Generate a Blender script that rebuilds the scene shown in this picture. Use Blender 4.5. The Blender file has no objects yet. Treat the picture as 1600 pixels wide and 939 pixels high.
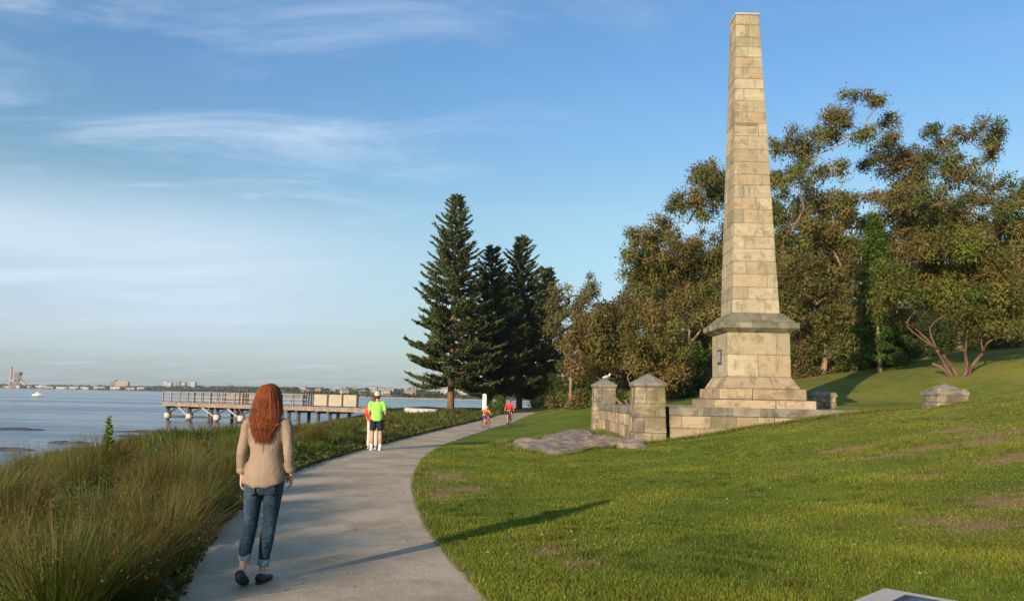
import bpy, bmesh, math, random
import numpy as np
from math import sin, cos, radians, pi, atan
from mathutils import Vector, Matrix
from mathutils import noise as mnoise
random.seed(7)
RNG = np.random.default_rng(7)
S = bpy.context.scene
COL = S.collection

# ------------------------------------------------------------------ camera
F = 1244.0; PIT = atan(150.5 / F); ROLL = radians(1.1); CAM = np.array([0, 0, 1.61])
_u0 = np.array([0, -sin(PIT), cos(PIT)]); _r0 = np.array([1.0, 0, 0]); _fw = np.array([0, cos(PIT), sin(PIT)])
_r = cos(ROLL) * _r0 + sin(ROLL) * _u0; _u = cos(ROLL) * _u0 - sin(ROLL) * _r0
cd = bpy.data.cameras.new('camera'); cam = bpy.data.objects.new('camera', cd); COL.objects.link(cam)
cd.sensor_fit = 'HORIZONTAL'; cd.sensor_width = 36; cd.lens = 36 * F / 1600
cd.clip_start = 0.1; cd.clip_end = 20000
M = Matrix.Identity(4)
for i in range(3):
    M[i][0] = _r[i]; M[i][1] = _u[i]; M[i][2] = -_fw[i]; M[i][3] = CAM[i]
cam.matrix_world = M
S.camera = cam

# ------------------------------------------------------------------ light
SUN_EL = radians(13.6); SUN_AZ = radians(213)
sdir = Vector((sin(SUN_AZ) * cos(SUN_EL), cos(SUN_AZ) * cos(SUN_EL), sin(SUN_EL)))
sl = bpy.data.lights.new('sun', 'SUN'); sl.energy = 4.9; sl.angle = radians(0.6); sl.color = (1.0, 0.80, 0.56)
so = bpy.data.objects.new('sun', sl); COL.objects.link(so); so.rotation_euler = sdir.to_track_quat('Z', 'Y').to_euler()
W = bpy.data.worlds.new('World'); S.world = W; W.use_nodes = True
nt = W.node_tree; nt.nodes.clear()
def N(t, nt_, **kw):
    n = nt_.nodes.new(t)
    for k, v in kw.items(): setattr(n, k, v)
    return n
def math_(nt_, op, a, b=None, c=None, clamp=False):
    n = nt_.nodes.new('ShaderNodeMath'); n.operation = op; n.use_clamp = clamp
    for i, v in enumerate((a, b, c)):
        if v is None: continue
        if isinstance(v, (int, float)): n.inputs[i].default_value = v
        else: nt_.links.new(v, n.inputs[i])
    return n.outputs[0]
def maprange(nt_, v, a, b, c=0., d=1., smooth=True):
    n = nt_.nodes.new('ShaderNodeMapRange'); n.clamp = True
    if smooth: n.interpolation_type = 'SMOOTHSTEP'
    nt_.links.new(v, n.inputs[0])
    for i, q in enumerate((a, b, c, d)): n.inputs[i + 1].default_value = q
    return n.outputs[0]
def mixc(nt_, f, a, b, mode='MIX'):
    n = nt_.nodes.new('ShaderNodeMix'); n.data_type = 'RGBA'; n.blend_type = mode
    for s, v in ((0, f), (6, a), (7, b)):
        if isinstance(v, (int, float)): n.inputs[s].default_value = v
        elif isinstance(v, (tuple, list)): n.inputs[s].default_value = tuple(v)[:3] + (1,)
        else: nt_.links.new(v, n.inputs[s])
    return n.outputs[2]
sky = N('ShaderNodeTexSky', nt, sky_type='NISHITA'); sky.sun_disc = False
sky.sun_elevation = SUN_EL; sky.sun_rotation = SUN_AZ; sky.altitude = 10; sky.air_density = 1.15; sky.dust_density = 1.0; sky.ozone_density = 1.6
tc = N('ShaderNodeTexCoord', nt); sp = N('ShaderNodeSeparateXYZ', nt); nt.links.new(tc.outputs['Generated'], sp.inputs[0])
X_, Y_, Z_ = sp.outputs
zc = math_(nt, 'ADD', math_(nt, 'MAXIMUM', Z_, 0.0), 0.09)
cx = math_(nt, 'DIVIDE', X_, zc); cy = math_(nt, 'DIVIDE', Y_, zc)
def cloudnoise(sx, sy, scale, rot, off, detail=6, rough=.55, dist=.6):
    cb = N('ShaderNodeCombineXYZ', nt); nt.links.new(cx, cb.inputs[0]); nt.links.new(cy, cb.inputs[1])
    mp = N('ShaderNodeMapping', nt); nt.links.new(cb.outputs[0], mp.inputs[0])
    mp.inputs['Rotation'].default_value = (0, 0, rot); mp.inputs['Scale'].default_value = (sx, sy, 1); mp.inputs['Location'].default_value = off
    no = N('ShaderNodeTexNoise', nt); nt.links.new(mp.outputs[0], no.inputs['Vector'])
    no.inputs['Scale'].default_value = scale; no.inputs['Detail'].default_value = detail; no.inputs['Roughness'].default_value = rough; no.inputs['Distortion'].default_value = dist
    return no.outputs[0]
az = N('ShaderNodeMath', nt, operation='ARCTAN2'); nt.links.new(X_, az.inputs[0]); nt.links.new(Y_, az.inputs[1]); AZ = az.outputs[0]
el = N('ShaderNodeMath', nt, operation='ARCSINE'); nt.links.new(Z_, el.inputs[0]); EL = el.outputs[0]
wisp = maprange(nt, cloudnoise(.62, 1.45, 1.7, radians(-30), (2.9, .7, 0), 9, .64, .7), .40, .86)
wispmask = maprange(nt, cloudnoise(1, 1, .42, 0, (5.3, 2.2, 0), 2), .42, .62)
left = maprange(nt, AZ, .10, -.30)
wisps = math_(nt, 'MULTIPLY', math_(nt, 'MULTIPLY', wisp, math_(nt, 'ADD', math_(nt, 'MULTIPLY', left, .70), math_(nt, 'MULTIPLY', wispmask, .30))), .80)
veiln = maprange(nt, cloudnoise(.22, .8, 1.0, radians(-14), (1.7, 2.4, 0), 7, .58, 1.2), .20, .66, .35, 1.0)
veil = math_(nt, 'MULTIPLY', math_(nt, 'MULTIPLY', veiln, math_(nt, 'MULTIPLY', maprange(nt, EL, .26, .15), maprange(nt, EL, .0, .11))), maprange(nt, AZ, -.02, -.42, .05, .85))
cl = math_(nt, 'MAXIMUM', wisps, veil, clamp=True)
tn = mixc(nt, maprange(nt, EL, .04, .22), (.82, .99, 1.24), (.95, 1.14, 1.24)); tn = mixc(nt, maprange(nt, EL, .20, .42), tn, (.79, 1.12, 1.45))
skyc = mixc(nt, 1.0, sky.outputs[0], tn, 'MULTIPLY')
# atmosphere: horizon slightly paler all round
hor = maprange(nt, EL, .30, .0, 0, .42)
skyc = mixc(nt, hor, skyc, (3.45, 4.45, 5.3))
skyf = mixc(nt, cl, skyc, (5.2, 6.1, 7.3))
bg = N('ShaderNodeBackground', nt); nt.links.new(skyf, bg.inputs[0]); bg.inputs[1].default_value = .11
wo = N('ShaderNodeOutputWorld', nt); nt.links.new(bg.outputs[0], wo.inputs[0])
S.view_settings.view_transform = 'Standard'; S.view_settings.look = 'None'; S.view_settings.exposure = .35; S.view_settings.gamma = 1

# ------------------------------------------------------------------ helpers
def ray(px, py): return _fw + (px - 800) / F * _r + (469.5 - py) / F * _u
def at(px, py, Y):
    d = ray(px, py); return CAM + d * Y / d[1]
def tag(o, label=None, cat=None, group=None, kind=None):
    if label: o['label'] = label
    if cat: o['category'] = cat
    if group: o['group'] = group
    if kind: o['kind'] = kind
    return o
def empty(name, loc=(0, 0, 0), rz=0, scale=1):
    o = bpy.data.objects.new(name, None); COL.objects.link(o); o.location = tuple(loc); o.rotation_euler = (0, 0, rz); o.scale = (scale,) * 3
    o.empty_display_size = .2
    return o
def link(name, me, mat=None, parent=None, loc=None):
    o = bpy.data.objects.new(name, me); COL.objects.link(o)
    if mat is not None and not me.materials: me.materials.append(mat)
    if parent: o.parent = parent
    if loc is not None: o.location = tuple(loc)
    return o
def np_mesh(name, V, Fc, tint=None, smooth=False, extra=None):
    V = np.asarray(V, dtype=np.float32); Fc = np.asarray(Fc, dtype=np.int32)
    me = bpy.data.meshes.new(name); n = Fc.shape[1]
    me.vertices.add(len(V)); me.vertices.foreach_set('co', V.ravel())
    me.loops.add(Fc.size); me.loops.foreach_set('vertex_index', Fc.ravel())
    me.polygons.add(len(Fc)); me.polygons.foreach_set('loop_start', np.arange(0, Fc.size, n, dtype=np.int32))
    me.polygons.foreach_set('use_smooth', np.full(len(Fc), bool(smooth)))
    if tint is not None:
        a = me.color_attributes.new('tint', 'FLOAT_COLOR', 'POINT')
        c = np.ones((len(V), 4), dtype=np.float32); c[:, :3] = tint; a.data.foreach_set('color', c.ravel())
    for k, v in (extra or {}).items():
        a = me.attributes.new(k, 'FLOAT', 'POINT'); a.data.foreach_set('value', np.asarray(v, dtype=np.float32))
    me.update(calc_edges=True); pass
    return me
class MB:
    """collects simple solids"""
    def __init__(s): s.v = []; s.f = []
    def add(s, V, Fs):
        b = len(s.v); s.v += [tuple(p) for p in V]; s.f += [tuple(i + b for i in f) for f in Fs]
    def hexa(s, c8):   # bottom 4 ccw, top 4 ccw
        s.add(c8, [(3, 2, 1, 0), (4, 5, 6, 7), (0, 1, 5, 4), (1, 2, 6, 5), (2, 3, 7, 6), (3, 0, 4, 7)])
    def box(s, x0, x1, y0, y1, z0, z1):
        s.hexa([(x0, y0, z0), (x1, y0, z0), (x1, y1, z0), (x0, y1, z0), (x0, y0, z1), (x1, y0, z1), (x1, y1, z1), (x0, y1, z1)])
    def frus(s, cx, cy, h0, z0, h1, z1):
        s.hexa([(cx - h0, cy - h0, z0), (cx + h0, cy - h0, z0), (cx + h0, cy + h0, z0), (cx - h0, cy + h0, z0), (cx - h1, cy - h1, z1), (cx + h1, cy - h1, z1), (cx + h1, cy + h1, z1), (cx - h1, cy + h1, z1)])
    def bar(s, a, b, w, h=None, up=(0, 0, 1)):
        a = Vector(a); b = Vector(b); t = (b - a).normalized(); u = Vector(up)
        if abs(t.dot(u)) > .95: u = Vector((0, 1, 0))
        x = t.cross(u).normalized() * (w / 2); y = x.cross(t).normalized() * ((h or w) / 2)
        s.hexa([a - x - y, a + x - y, a + x + y, a - x + y, b - x - y, b + x - y, b + x + y, b - x + y])
    def tube(s, pts, rad, ref=(0, 1, 0), n=12, sub=3, cap=True):
        V, Fs = tube_geo(pts, rad, ref, n, sub, cap); s.add(V, Fs)
    def ell(s, c, r, n=14, m=9):
        V = []; Fs = []
        for i in range(1, m):
            a = pi * i / m
            for j in range(n):
                b = 2 * pi * j / n; V.append((c[0] + r[0] * sin(a) * cos(b), c[1] + r[1] * sin(a) * sin(b), c[2] - r[2] * cos(a)))
        for i in range(m - 2):
            for j in range(n): Fs.append((i * n + j, i * n + (j + 1) % n, (i + 1) * n + (j + 1) % n, (i + 1) * n + j))
        k = len(V); V += [(c[0], c[1], c[2] - r[2]), (c[0], c[1], c[2] + r[2])]
        for j in range(n): Fs.append((k, (j + 1) % n, j)); Fs.append((k + 1, (m - 2) * n + j, (m - 2) * n + (j + 1) % n))
        s.add(V, Fs)
    def mesh(s, name, smooth=False, bevel=0):
        me = bpy.data.meshes.new(name); me.from_pydata([tuple(p) for p in s.v], [], s.f)
        if bevel:
            bm = bmesh.new(); bm.from_mesh(me); bmesh.ops.bevel(bm, geom=list(bm.edges), offset=bevel, segments=1, affect='EDGES', clamp_overlap=True); bm.to_mesh(me); bm.free()
        if smooth: me.polygons.foreach_set('use_smooth', [True] * len(me.polygons))
        me.update(); return me
    def build(s, name, mat, parent=None, smooth=False, bevel=0, loc=None):
        return link(name, s.mesh(name, smooth, bevel), mat, parent, loc)
def catmull(P, sub):
    P = [np.array(p, dtype=float) for p in P]
    if len(P) < 3: return [P[0] + (P[-1] - P[0]) * i / max(sub, 1) for i in range(sub + 1)]
    Q = [2 * P[0] - P[1]] + P + [2 * P[-1] - P[-2]]; out = []
    for i in range(1, len(Q) - 2):
        for k in range(sub):
            t = k / sub; a, b, c, d = Q[i - 1:i + 3]
            out.append(.5 * ((2 * b) + (c - a) * t + (2 * a - 5 * b + 4 * c - d) * t * t + (3 * b - a - 3 * c + d) * t ** 3))
    out.append(P[-1]); return out
def tube_geo(pts, rad, ref, n, sub, cap):
    rad = [r if isinstance(r, (tuple, list)) else (r, r) for r in rad]
    C_ = catmull(pts, sub); R_ = catmull([(a, b, 0) for a, b in rad], sub); V = []; Fs = []; ref = np.array(ref, dtype=float)
    m = len(C_)
    for i in range(m):
        t = C_[min(i + 1, m - 1)] - C_[max(i - 1, 0)]; t /= (np.linalg.norm(t) + 1e-9)
        rr = ref if abs(t @ ref) / np.linalg.norm(ref) < .97 else np.array([1., 0.02, 0.3])
        s_ = np.cross(t, rr); s_ /= np.linalg.norm(s_); f_ = np.cross(s_, t)
        for j in range(n):
            a = 2 * pi * j / n; V.append(C_[i] + s_ * cos(a) * max(R_[i][0], 1e-4) + f_ * sin(a) * max(R_[i][1], 1e-4))
    for i in range(m - 1):
        for j in range(n): Fs.append((i * n + j, i * n + (j + 1) % n, (i + 1) * n + (j + 1) % n, (i + 1) * n + j))
    if cap:
        k = len(V); V += [C_[0], C_[-1]]
        for j in range(n): Fs.append((k, (j + 1) % n, j)); Fs.append((k + 1, (m - 1) * n + j, (m - 1) * n + (j + 1) % n))
    return V, Fs

# ------------------------------------------------------------------ materials
def newmat(name):
    m = bpy.data.materials.new(name); m.use_nodes = True; t = m.node_tree; b = t.nodes['Principled BSDF']; return m, t, b
def noise(t, scale, detail=4, rough=.6, vec=None, dist=0, dim='3D'):
    n = t.nodes.new('ShaderNodeTexNoise'); n.noise_dimensions = dim; n.inputs['Scale'].default_value = scale; n.inputs['Detail'].default_value = detail; n.inputs['Roughness'].default_value = rough; n.inputs['Distortion'].default_value = dist
    if vec is not None: t.links.new(vec, n.inputs['Vector'])
    return n.outputs[0]
def pos(t): return t.nodes.new('ShaderNodeNewGeometry').outputs['Position']
def objco(t): return t.nodes.new('ShaderNodeTexCoord').outputs['Object']
def bump(t, b, h, strength=.4, dist=.02):
    n = t.nodes.new('ShaderNodeBump'); n.inputs['Strength'].default_value = strength; n.inputs['Distance'].default_value = dist
    t.links.new(h, n.inputs['Height']); t.links.new(n.outputs[0], b.inputs['Normal']); return n
def scalev(t, v, s):
    n = t.nodes.new('ShaderNodeMapping'); t.links.new(v, n.inputs[0]); n.inputs['Scale'].default_value = s; return n.outputs[0]
def simple(name, c, rough=.7, var=.15, nscale=8, bmp=0, metal=0, local=True, bscale=None):
    m, t, b = newmat(name); v = objco(t) if local else pos(t)
    f = maprange(t, noise(t, nscale, 5, .65, v), .3, .7, 0, 1)
    t.links.new(mixc(t, f, [x * (1 - var) for x in c], [min(1, x * (1 + var)) for x in c]), b.inputs['Base Color'])
    b.inputs['Roughness'].default_value = rough; b.inputs['Metallic'].default_value = metal
    if bmp: bump(t, b, noise(t, bscale or nscale * 4, 5, .6, v), bmp, .01)
    return m
def leafmat(name, trans=.3, rough=.6):
    m, t, b = newmat(name); a = t.nodes.new('ShaderNodeAttribute'); a.attribute_name = 'tint'
    t.links.new(a.outputs['Color'], b.inputs['Base Color']); b.inputs['Roughness'].default_value = rough; b.inputs['Specular IOR Level'].default_value = .25
    tr = t.nodes.new('ShaderNodeBsdfTranslucent'); t.links.new(mixc(t, 1., a.outputs['Color'], (1.15, 1.15, .6), 'MULTIPLY'), tr.inputs[0])
    mx = t.nodes.new('ShaderNodeMixShader'); mx.inputs[0].default_value = trans; t.links.new(b.outputs[0], mx.inputs[1]); t.links.new(tr.outputs[0], mx.inputs[2])
    t.links.new(mx.outputs[0], t.nodes['Material Output'].inputs[0]); return m
def stonemat(name, base, warm, grey, greyamt, bmp=.5, moss=0.0, streak=0):
    m, t, b = newmat(name); p = pos(t); oi = t.nodes.new('ShaderNodeObjectInfo'); rnd = oi.outputs['Random']
    vadd = t.nodes.new('ShaderNodeVectorMath'); vadd.operation = 'ADD'; cb = t.nodes.new('ShaderNodeCombineXYZ')
    for i in range(3): t.links.new(math_(t, 'MULTIPLY', rnd, 13. + i * 7), cb.inputs[i])
    t.links.new(p, vadd.inputs[0]); t.links.new(cb.outputs[0], vadd.inputs[1]); q = vadd.outputs[0]
    bed = noise(t, 1.0, 5, .6, scalev(t, q, (1.2, 1.2, 7)), .5)
    c = mixc(t, maprange(t, bed, .35, .7), base, warm)
    rr = math_(t, 'FRACT', math_(t, 'MULTIPLY', rnd, 7.31))
    c = mixc(t, maprange(t, rr, .84, 1.0, 0, .30), c, (base[0] * .95, base[1] * .60, base[2] * .42))
    c = mixc(t, maprange(t, math_(t, 'FRACT', math_(t, 'MULTIPLY', rnd, 3.7)), 0, 1, 0, .45), c, (grey[0] * 1.25, grey[1] * 1.15, grey[2]))
    br = math_(t, 'ADD', math_(t, 'MULTIPLY', math_(t, 'FRACT', math_(t, 'MULTIPLY', rnd, 11.3)), .30), .84)
    vm = t.nodes.new('ShaderNodeVectorMath'); vm.operation = 'SCALE'; t.links.new(c, vm.inputs[0]); t.links.new(br, vm.inputs['Scale']); c = vm.outputs[0]
    g = maprange(t, noise(t, 1.6, 7, .68, scalev(t, p, (1.9, 1.9, .4) if streak else (1, 1, 1))), .62 - greyamt * .35, .78 - greyamt * .25)
    c = mixc(t, math_(t, 'MULTIPLY', g, .8), c, grey)
    if moss:
        g2 = maprange(t, noise(t, .9, 5, .6, scalev(t, p, (1.3, 1.3, .35))), .66 - moss * .3, .8 - moss * .2)
        c = mixc(t, math_(t, 'MULTIPLY', g2, .6), c, (.25, .23, .07))
    bl = maprange(t, noise(t, 3.2, 6, .62, p, .6), .50, .66); c = mixc(t, math_(t, 'MULTIPLY', bl, .36 + greyamt * .45), c, (grey[0] * .8, grey[1] * .66, grey[2] * .52))
    fine = noise(t, 22, 6, .7, p)
    c = mixc(t, maprange(t, fine, .52, .75, 0, .4), c, (grey[0] * .5, grey[1] * .48, grey[2] * .42))
    t.links.new(c, b.inputs['Base Color']); b.inputs['Roughness'].default_value = .92; b.inputs['Specular IOR Level'].default_value = .2
    h = math_(t, 'ADD', noise(t, 9, 7, .7, p), math_(t, 'MULTIPLY', fine, .4)); bump(t, b, h, bmp, .04)
    return m
mat_block = stonemat('sandstone_block', (.44, .385, .275), (.37, .315, .205), (.19, .175, .125), .34, .7, .25, 1)
mat_wall = stonemat('sandstone_wall', (.47, .375, .255), (.38, .28, .18), (.20, .175, .14), .36, 1.0)
mat_pillar = stonemat('sandstone_pillar', (.50, .44, .32), (.34, .26, .17), (.13, .11, .09), .72, 1.2, .3)
mat_cope = stonemat('coping_stone', (.31, .28, .225), (.25, .215, .165), (.14, .135, .12), .7, .9, .2)
mat_cornice = stonemat('cornice_stone', (.30, .28, .20), (.27, .23, .15), (.13, .13, .11), .7, .8, .5)
mat_cap = stonemat('cap_stone', (.26, .245, .215), (.22, .205, .175), (.15, .145, .135), .6, .7)
mat_mortar = simple('mortar', (.19, .155, .105), .95, .2, 5, .4, local=False)
mat_rock = stonemat('flat_rock', (.46, .37, .29), (.36, .27, .21), (.20, .17, .145), .45, 1.4)
mat_leaf = leafmat('leaf', .30)
mat_needle = leafmat('needle', .12, .65)
mat_grassb = leafmat('grass_blade', .35, .55)
def barkmat(name, a, b_, sc=3):
    m, t, b = newmat(name); p = pos(t); f = noise(t, sc, 6, .65, scalev(t, p, (1, 1, .25)), .8)
    t.links.new(mixc(t, maprange(t, f, .35, .65), a, b_), b.inputs['Base Color']); b.inputs['Roughness'].default_value = .9; bump(t, b, f, .6, .05); return m
mat_gum = barkmat('gum_bark', (.13, .08, .055), (.34, .23, .165))
mat_pine = barkmat('pine_bark', (.10, .055, .03), (.20, .11, .06), 4)
# ------------------------------------------------------------------ terrain
def sstep(a, b, x):
    t = np.clip((x - a) / (b - a), 0, 1); return t * t * (3 - 2 * t)
def softplus(x, w=1.0): return w * np.log1p(np.exp(np.clip(x / w, -30, 30)))
def pathz(y): return .005 * np.clip(y - 40, 0, 60)
def groundpx(px, py):
    z = 0.
    for _ in range(8):
        d = ray(px, py); p = CAM + d * (z - CAM[2]) / d[2]; z = float(pathz(p[1]))
    return p
_R = [groundpx(*q) for q in [(760, 939), (725, 900), (690, 860), (665, 825), (650, 790), (643, 762), (645, 745), (658, 718), (686, 697), (726, 683), (768, 669), (800, 660), (828, 648)]]
_L = [groundpx(*q) for q in [(275, 939), (300, 890), (335, 835), (378, 790), (440, 745), (500, 722), (560, 704), (600, 693), (650, 680), (700, 668), (750, 656), (783, 648)]]
RY = np.array([-12., 3.] + [p[1] for p in _R] + [_R[-1][1] + 8, _R[-1][1] + 18, _R[-1][1] + 40]); RX = np.array([5.5, .8] + [p[0] for p in _R] + [_R[-1][0] + 2.5, _R[-1][0] + 9, _R[-1][0] + 34])
LY = np.array([-12., 3.] + [p[1] for p in _L] + [_L[-1][1] + 8, _L[-1][1] + 19, _L[-1][1] + 45]); LX = np.array([2.6, -1.6] + [p[0] for p in _L] + [_L[-1][0] + 1.5, _L[-1][0] + 6, _L[-1][0] + 30])
def smooth_interp(y, Yk, Xk):
    return (np.interp(y - .6, Yk, Xk) + np.interp(y, Yk, Xk) * 2 + np.interp(y + .6, Yk, Xk)) / 4
def Redge(y): return smooth_interp(y, RY, RX)
def Ledge(y): return smooth_interp(y, LY, LX)
BY = np.array([-12, 0, 15, 25, 31, 38, 50, 60, 75, 88, 98, 112]); BX = np.array([-9, -9.2, -9.6, -12, -13, -11, -9.6, -9.4, -11.5, -13.5, -13, -10.])
SEA = -1.6
ENC = (4.05, 14.1, 25.1, 35.2)   # raised enclosure x0 x1 y0 y1
def wob(x, y): return .03 * np.sin(x * .9 + 1.3 * np.sin(y * .37)) + .025 * np.sin(y * .8 + x * .33 + 1) + .012 * np.sin(x * 2.3 + y * 1.7)
def zt(x, y):
    x = np.asarray(x, dtype=float); y = np.asarray(y, dtype=float)
    R = Redge(y); L = Ledge(y); base = pathz(y)
    r = sstep(.3, 4, x - R)
    plane = .165 * softplus(x - 3.1, 1.0) + .05 * np.clip(x - 30, 0, 60)
    plane = plane + .13 * np.clip(y - 68, 0, 90) * sstep(5, 22, x)
    plane = plane + r * .016 * np.clip(y - 38, 0, 80) + r * (.04 + wob(x, y)) + .02 * sstep(0, .4, x - R)
    m = sstep(23.2, 25.0, y) * (1 - sstep(35.8, 44, y)); low = np.minimum(plane, 1.35 + .25 * (plane - 1.35))
    z = base + plane * (1 - m) + low * m
    b = sstep(.0, 1.5, L - x)
    z = z + b * (-.05 + 1.6 * wob(x, y)) - .10 * sstep(2, 9, L - x)
    Bx = np.interp(y, BY, BX)
    z = z - .24 * softplus(Bx - x, .8) * (x < R)
    z = z - .22 * softplus(y - 106 - np.clip(x - 6, 0, 400) * 1.3, 1.5)
    corr = sstep(L - .02, L + .12, x) * (1 - sstep(R - .12, R + .02, x))
    z = z - .05 * corr
    inside = (x > ENC[0]) & (x < ENC[1]) & (y > ENC[2]) & (y < ENC[3])
    z = np.where(inside, np.maximum(1.35 + .3 * wob(x, y), z * 0 + 1.3), z)
    return np.maximum(z, -6)
def z1(x, y): return float(zt(x, y))
DIRT = [(1580, 785, .9, .5), (1530, 822, .7, .35), (1480, 815, .5, .3), (1390, 712, 1.0, .35), (1340, 700, .8, .3), (1300, 705, .6, .3), (1450, 700, .9, .35), (1570, 676, 1.2, .4), (1590, 715, 1.0, .35), (1235, 740, .25, .3), (700, 745, .7, .9), (690, 770, .5, .8), (730, 765, .5, .5), (850, 862, .4, .2), (910, 880, .3, .2), (1425, 812, .3, .15), (1540, 690, .8, .4), (1500, 672, .8, .4), (1440, 745, .6, .25)]
def hit(px, py):
    d = ray(px, py); Y = 3.0
    while Y < 200:
        p = CAM + d * Y / d[1]
        if p[2] <= z1(p[0], p[1]): return p
        Y += .05 + Y * .004
    return p
DW = [(hit(a, b)[:2], c, d) for a, b, c, d in DIRT]
def dirt(x, y):
    o = np.zeros_like(np.asarray(x, dtype=float))
    for p, a, b in DW: o = np.maximum(o, np.exp(-(((x - p[0]) / (a * .8)) ** 2 + ((y - p[1]) / (b * 1.4)) ** 2)))
    return o
gx = np.unique(np.round(np.concatenate([np.arange(-400, -60, 30), np.arange(-60, -18, 2.), np.arange(-18, -6, .5), np.arange(-6, 6, .2), np.arange(3.9, 4.4, .1), np.arange(6, 18, .3), np.arange(13.8, 14.3, .1), np.arange(18, 60, 1.), np.arange(60, 420, 12)]), 3))
gy = np.unique(np.round(np.concatenate([np.arange(-40, -4, 4), np.arange(-4, 24.6, .22), np.arange(24.6, 25.4, .1), np.arange(25.4, 35, .3), np.arange(35, 36, .1), np.arange(36, 110, .8), np.arange(110, 200, 6), np.arange(200, 600, 40)]), 3))
GX, GY = np.meshgrid(gx, gy); GZ = zt(GX, GY)
nx, ny = len(gx), len(gy); idx = np.arange(nx * ny).reshape(ny, nx)
FQ = np.stack([idx[:-1, :-1], idx[:-1, 1:], idx[1:, 1:], idx[1:, :-1]], -1).reshape(-1, 4)
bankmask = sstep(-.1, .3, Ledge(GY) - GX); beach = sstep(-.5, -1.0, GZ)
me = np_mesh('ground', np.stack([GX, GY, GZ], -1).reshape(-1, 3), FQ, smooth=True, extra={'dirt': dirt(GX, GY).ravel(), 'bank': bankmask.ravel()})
m, t, b = newmat('ground_grass'); p = pos(t)
big = noise(t, .35, 4, .6, p); mid = noise(t, 2.2, 5, .6, p); fine = noise(t, 26, 6, .75, p)
c = mixc(t, maprange(t, big, .35, .65), (.125, .195, .022), (.23, .26, .036))
c = mixc(t, maprange(t, mid, .45, .75, 0, .55), c, (.10, .14, .022))
spx = N('ShaderNodeSeparateXYZ', t); t.links.new(p, spx.inputs[0])
dry = math_(t, 'MULTIPLY', maprange(t, spx.outputs[0], 4, 16), maprange(t, noise(t, .8, 5, .65, scalev(t, p, (1, 2.2, 1))), .38, .66, 0, .75))
c = mixc(t, dry, c, (.27, .22, .075))
c = mixc(t, maprange(t, fine, .5, .72, 0, .55), c, (.035, .06, .010))
ad = t.nodes.new('ShaderNodeAttribute'); ad.attribute_name = 'dirt'
dm = maprange(t, math_(t, 'ADD', ad.outputs['Fac'], math_(t, 'MULTIPLY', math_(t, 'SUBTRACT', noise(t, 5, 8, .78, p), .5), 2.6)), .45, .80)
c = mixc(t, math_(t, 'MULTIPLY', dm, .85), c, (.42, .25, .14))
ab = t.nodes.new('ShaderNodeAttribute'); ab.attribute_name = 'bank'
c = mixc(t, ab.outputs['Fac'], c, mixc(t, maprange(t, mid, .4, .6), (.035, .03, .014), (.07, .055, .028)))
zz = spx.outputs[2]
c = mixc(t, maprange(t, zz, -.7, -1.1), c, mixc(t, mid, (.16, .12, .085), (.08, .065, .05)))
t.links.new(c, b.inputs['Base Color']); b.inputs['Roughness'].default_value = .95; b.inputs['Specular IOR Level'].default_value = .1
bump(t, b, math_(t, 'ADD', fine, math_(t, 'MULTIPLY', noise(t, 7, 5, .7, p), .8)), .9, .08)
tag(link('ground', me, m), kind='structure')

# path
ys = np.unique(np.concatenate([np.arange(-10, 30, .25), np.arange(30, 100, .6)])); V = []; Fc = []
K = 9
for i, y in enumerate(ys):
    l = float(Ledge(y)) + .03 * sin(y * 5.1) * cos(y * 2.3) ; r_ = float(Redge(y)) + .03 * sin(y * 6.3 + 1) * sin(y * 2.9) + .015 * sin(y * 13); z = float(pathz(y))
    V.append((l, y, z - .06))
    for k in range(K):
        a = k / (K - 1); V.append((l + (r_ - l) * a, y, z + .006 + .006 * sin(pi * a)))
    V.append((r_, y, z - .06))
n_ = K + 2
for i in range(len(ys) - 1):
    for k in range(n_ - 1): Fc.append((i * n_ + k, i * n_ + k + 1, (i + 1) * n_ + k + 1, (i + 1) * n_ + k))
m, t, b = newmat('path_concrete'); p = pos(t)
agg = noise(t, 60, 3, .7, p); st = noise(t, .9, 6, .65, p); ml = noise(t, 6, 5, .7, p)
c = mixc(t, maprange(t, st, .36, .64), (.43, .335, .225), (.63, .495, .335))
c = mixc(t, maprange(t, ml, .5, .75, 0, .4), c, (.34, .28, .22))
c = mixc(t, maprange(t, agg, .50, .68, 0, .5), c, (.24, .195, .155))
c = mixc(t, maprange(t, noise(t, 35, 2, .5, p), .64, .72, 0, .5), c, (.60, .55, .48))
t.links.new(c, b.inputs['Base Color']); b.inputs['Roughness'].default_value = .9; b.inputs['Specular IOR Level'].default_value = .15
bump(t, b, math_(t, 'ADD', agg, ml), .7, .012)
pm = np_mesh('path', V, Fc); tag(link('path', pm, m), kind='structure')
# joint across the path: small cracked fragments of jointing
mat_joint = simple('joint_tar', (.05, .045, .04), .9)
jb = MB(); y0 = groundpx(600, 784)[1]
for k in range(16):
    x = -1.66 + k * .036 + random.uniform(-.01, .01); w = random.uniform(.008, .026); zz_ = .006 + .006 * sin(pi * np.clip((x - float(Ledge(y0))) / (float(Redge(y0) - Ledge(y0))), 0, 1))
    jb.box(x, x + w, y0 - .008, y0 + .006, zz_ - .01, zz_ + .004)
tag(jb.build('path_crack', mat_joint), kind='structure')
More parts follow.
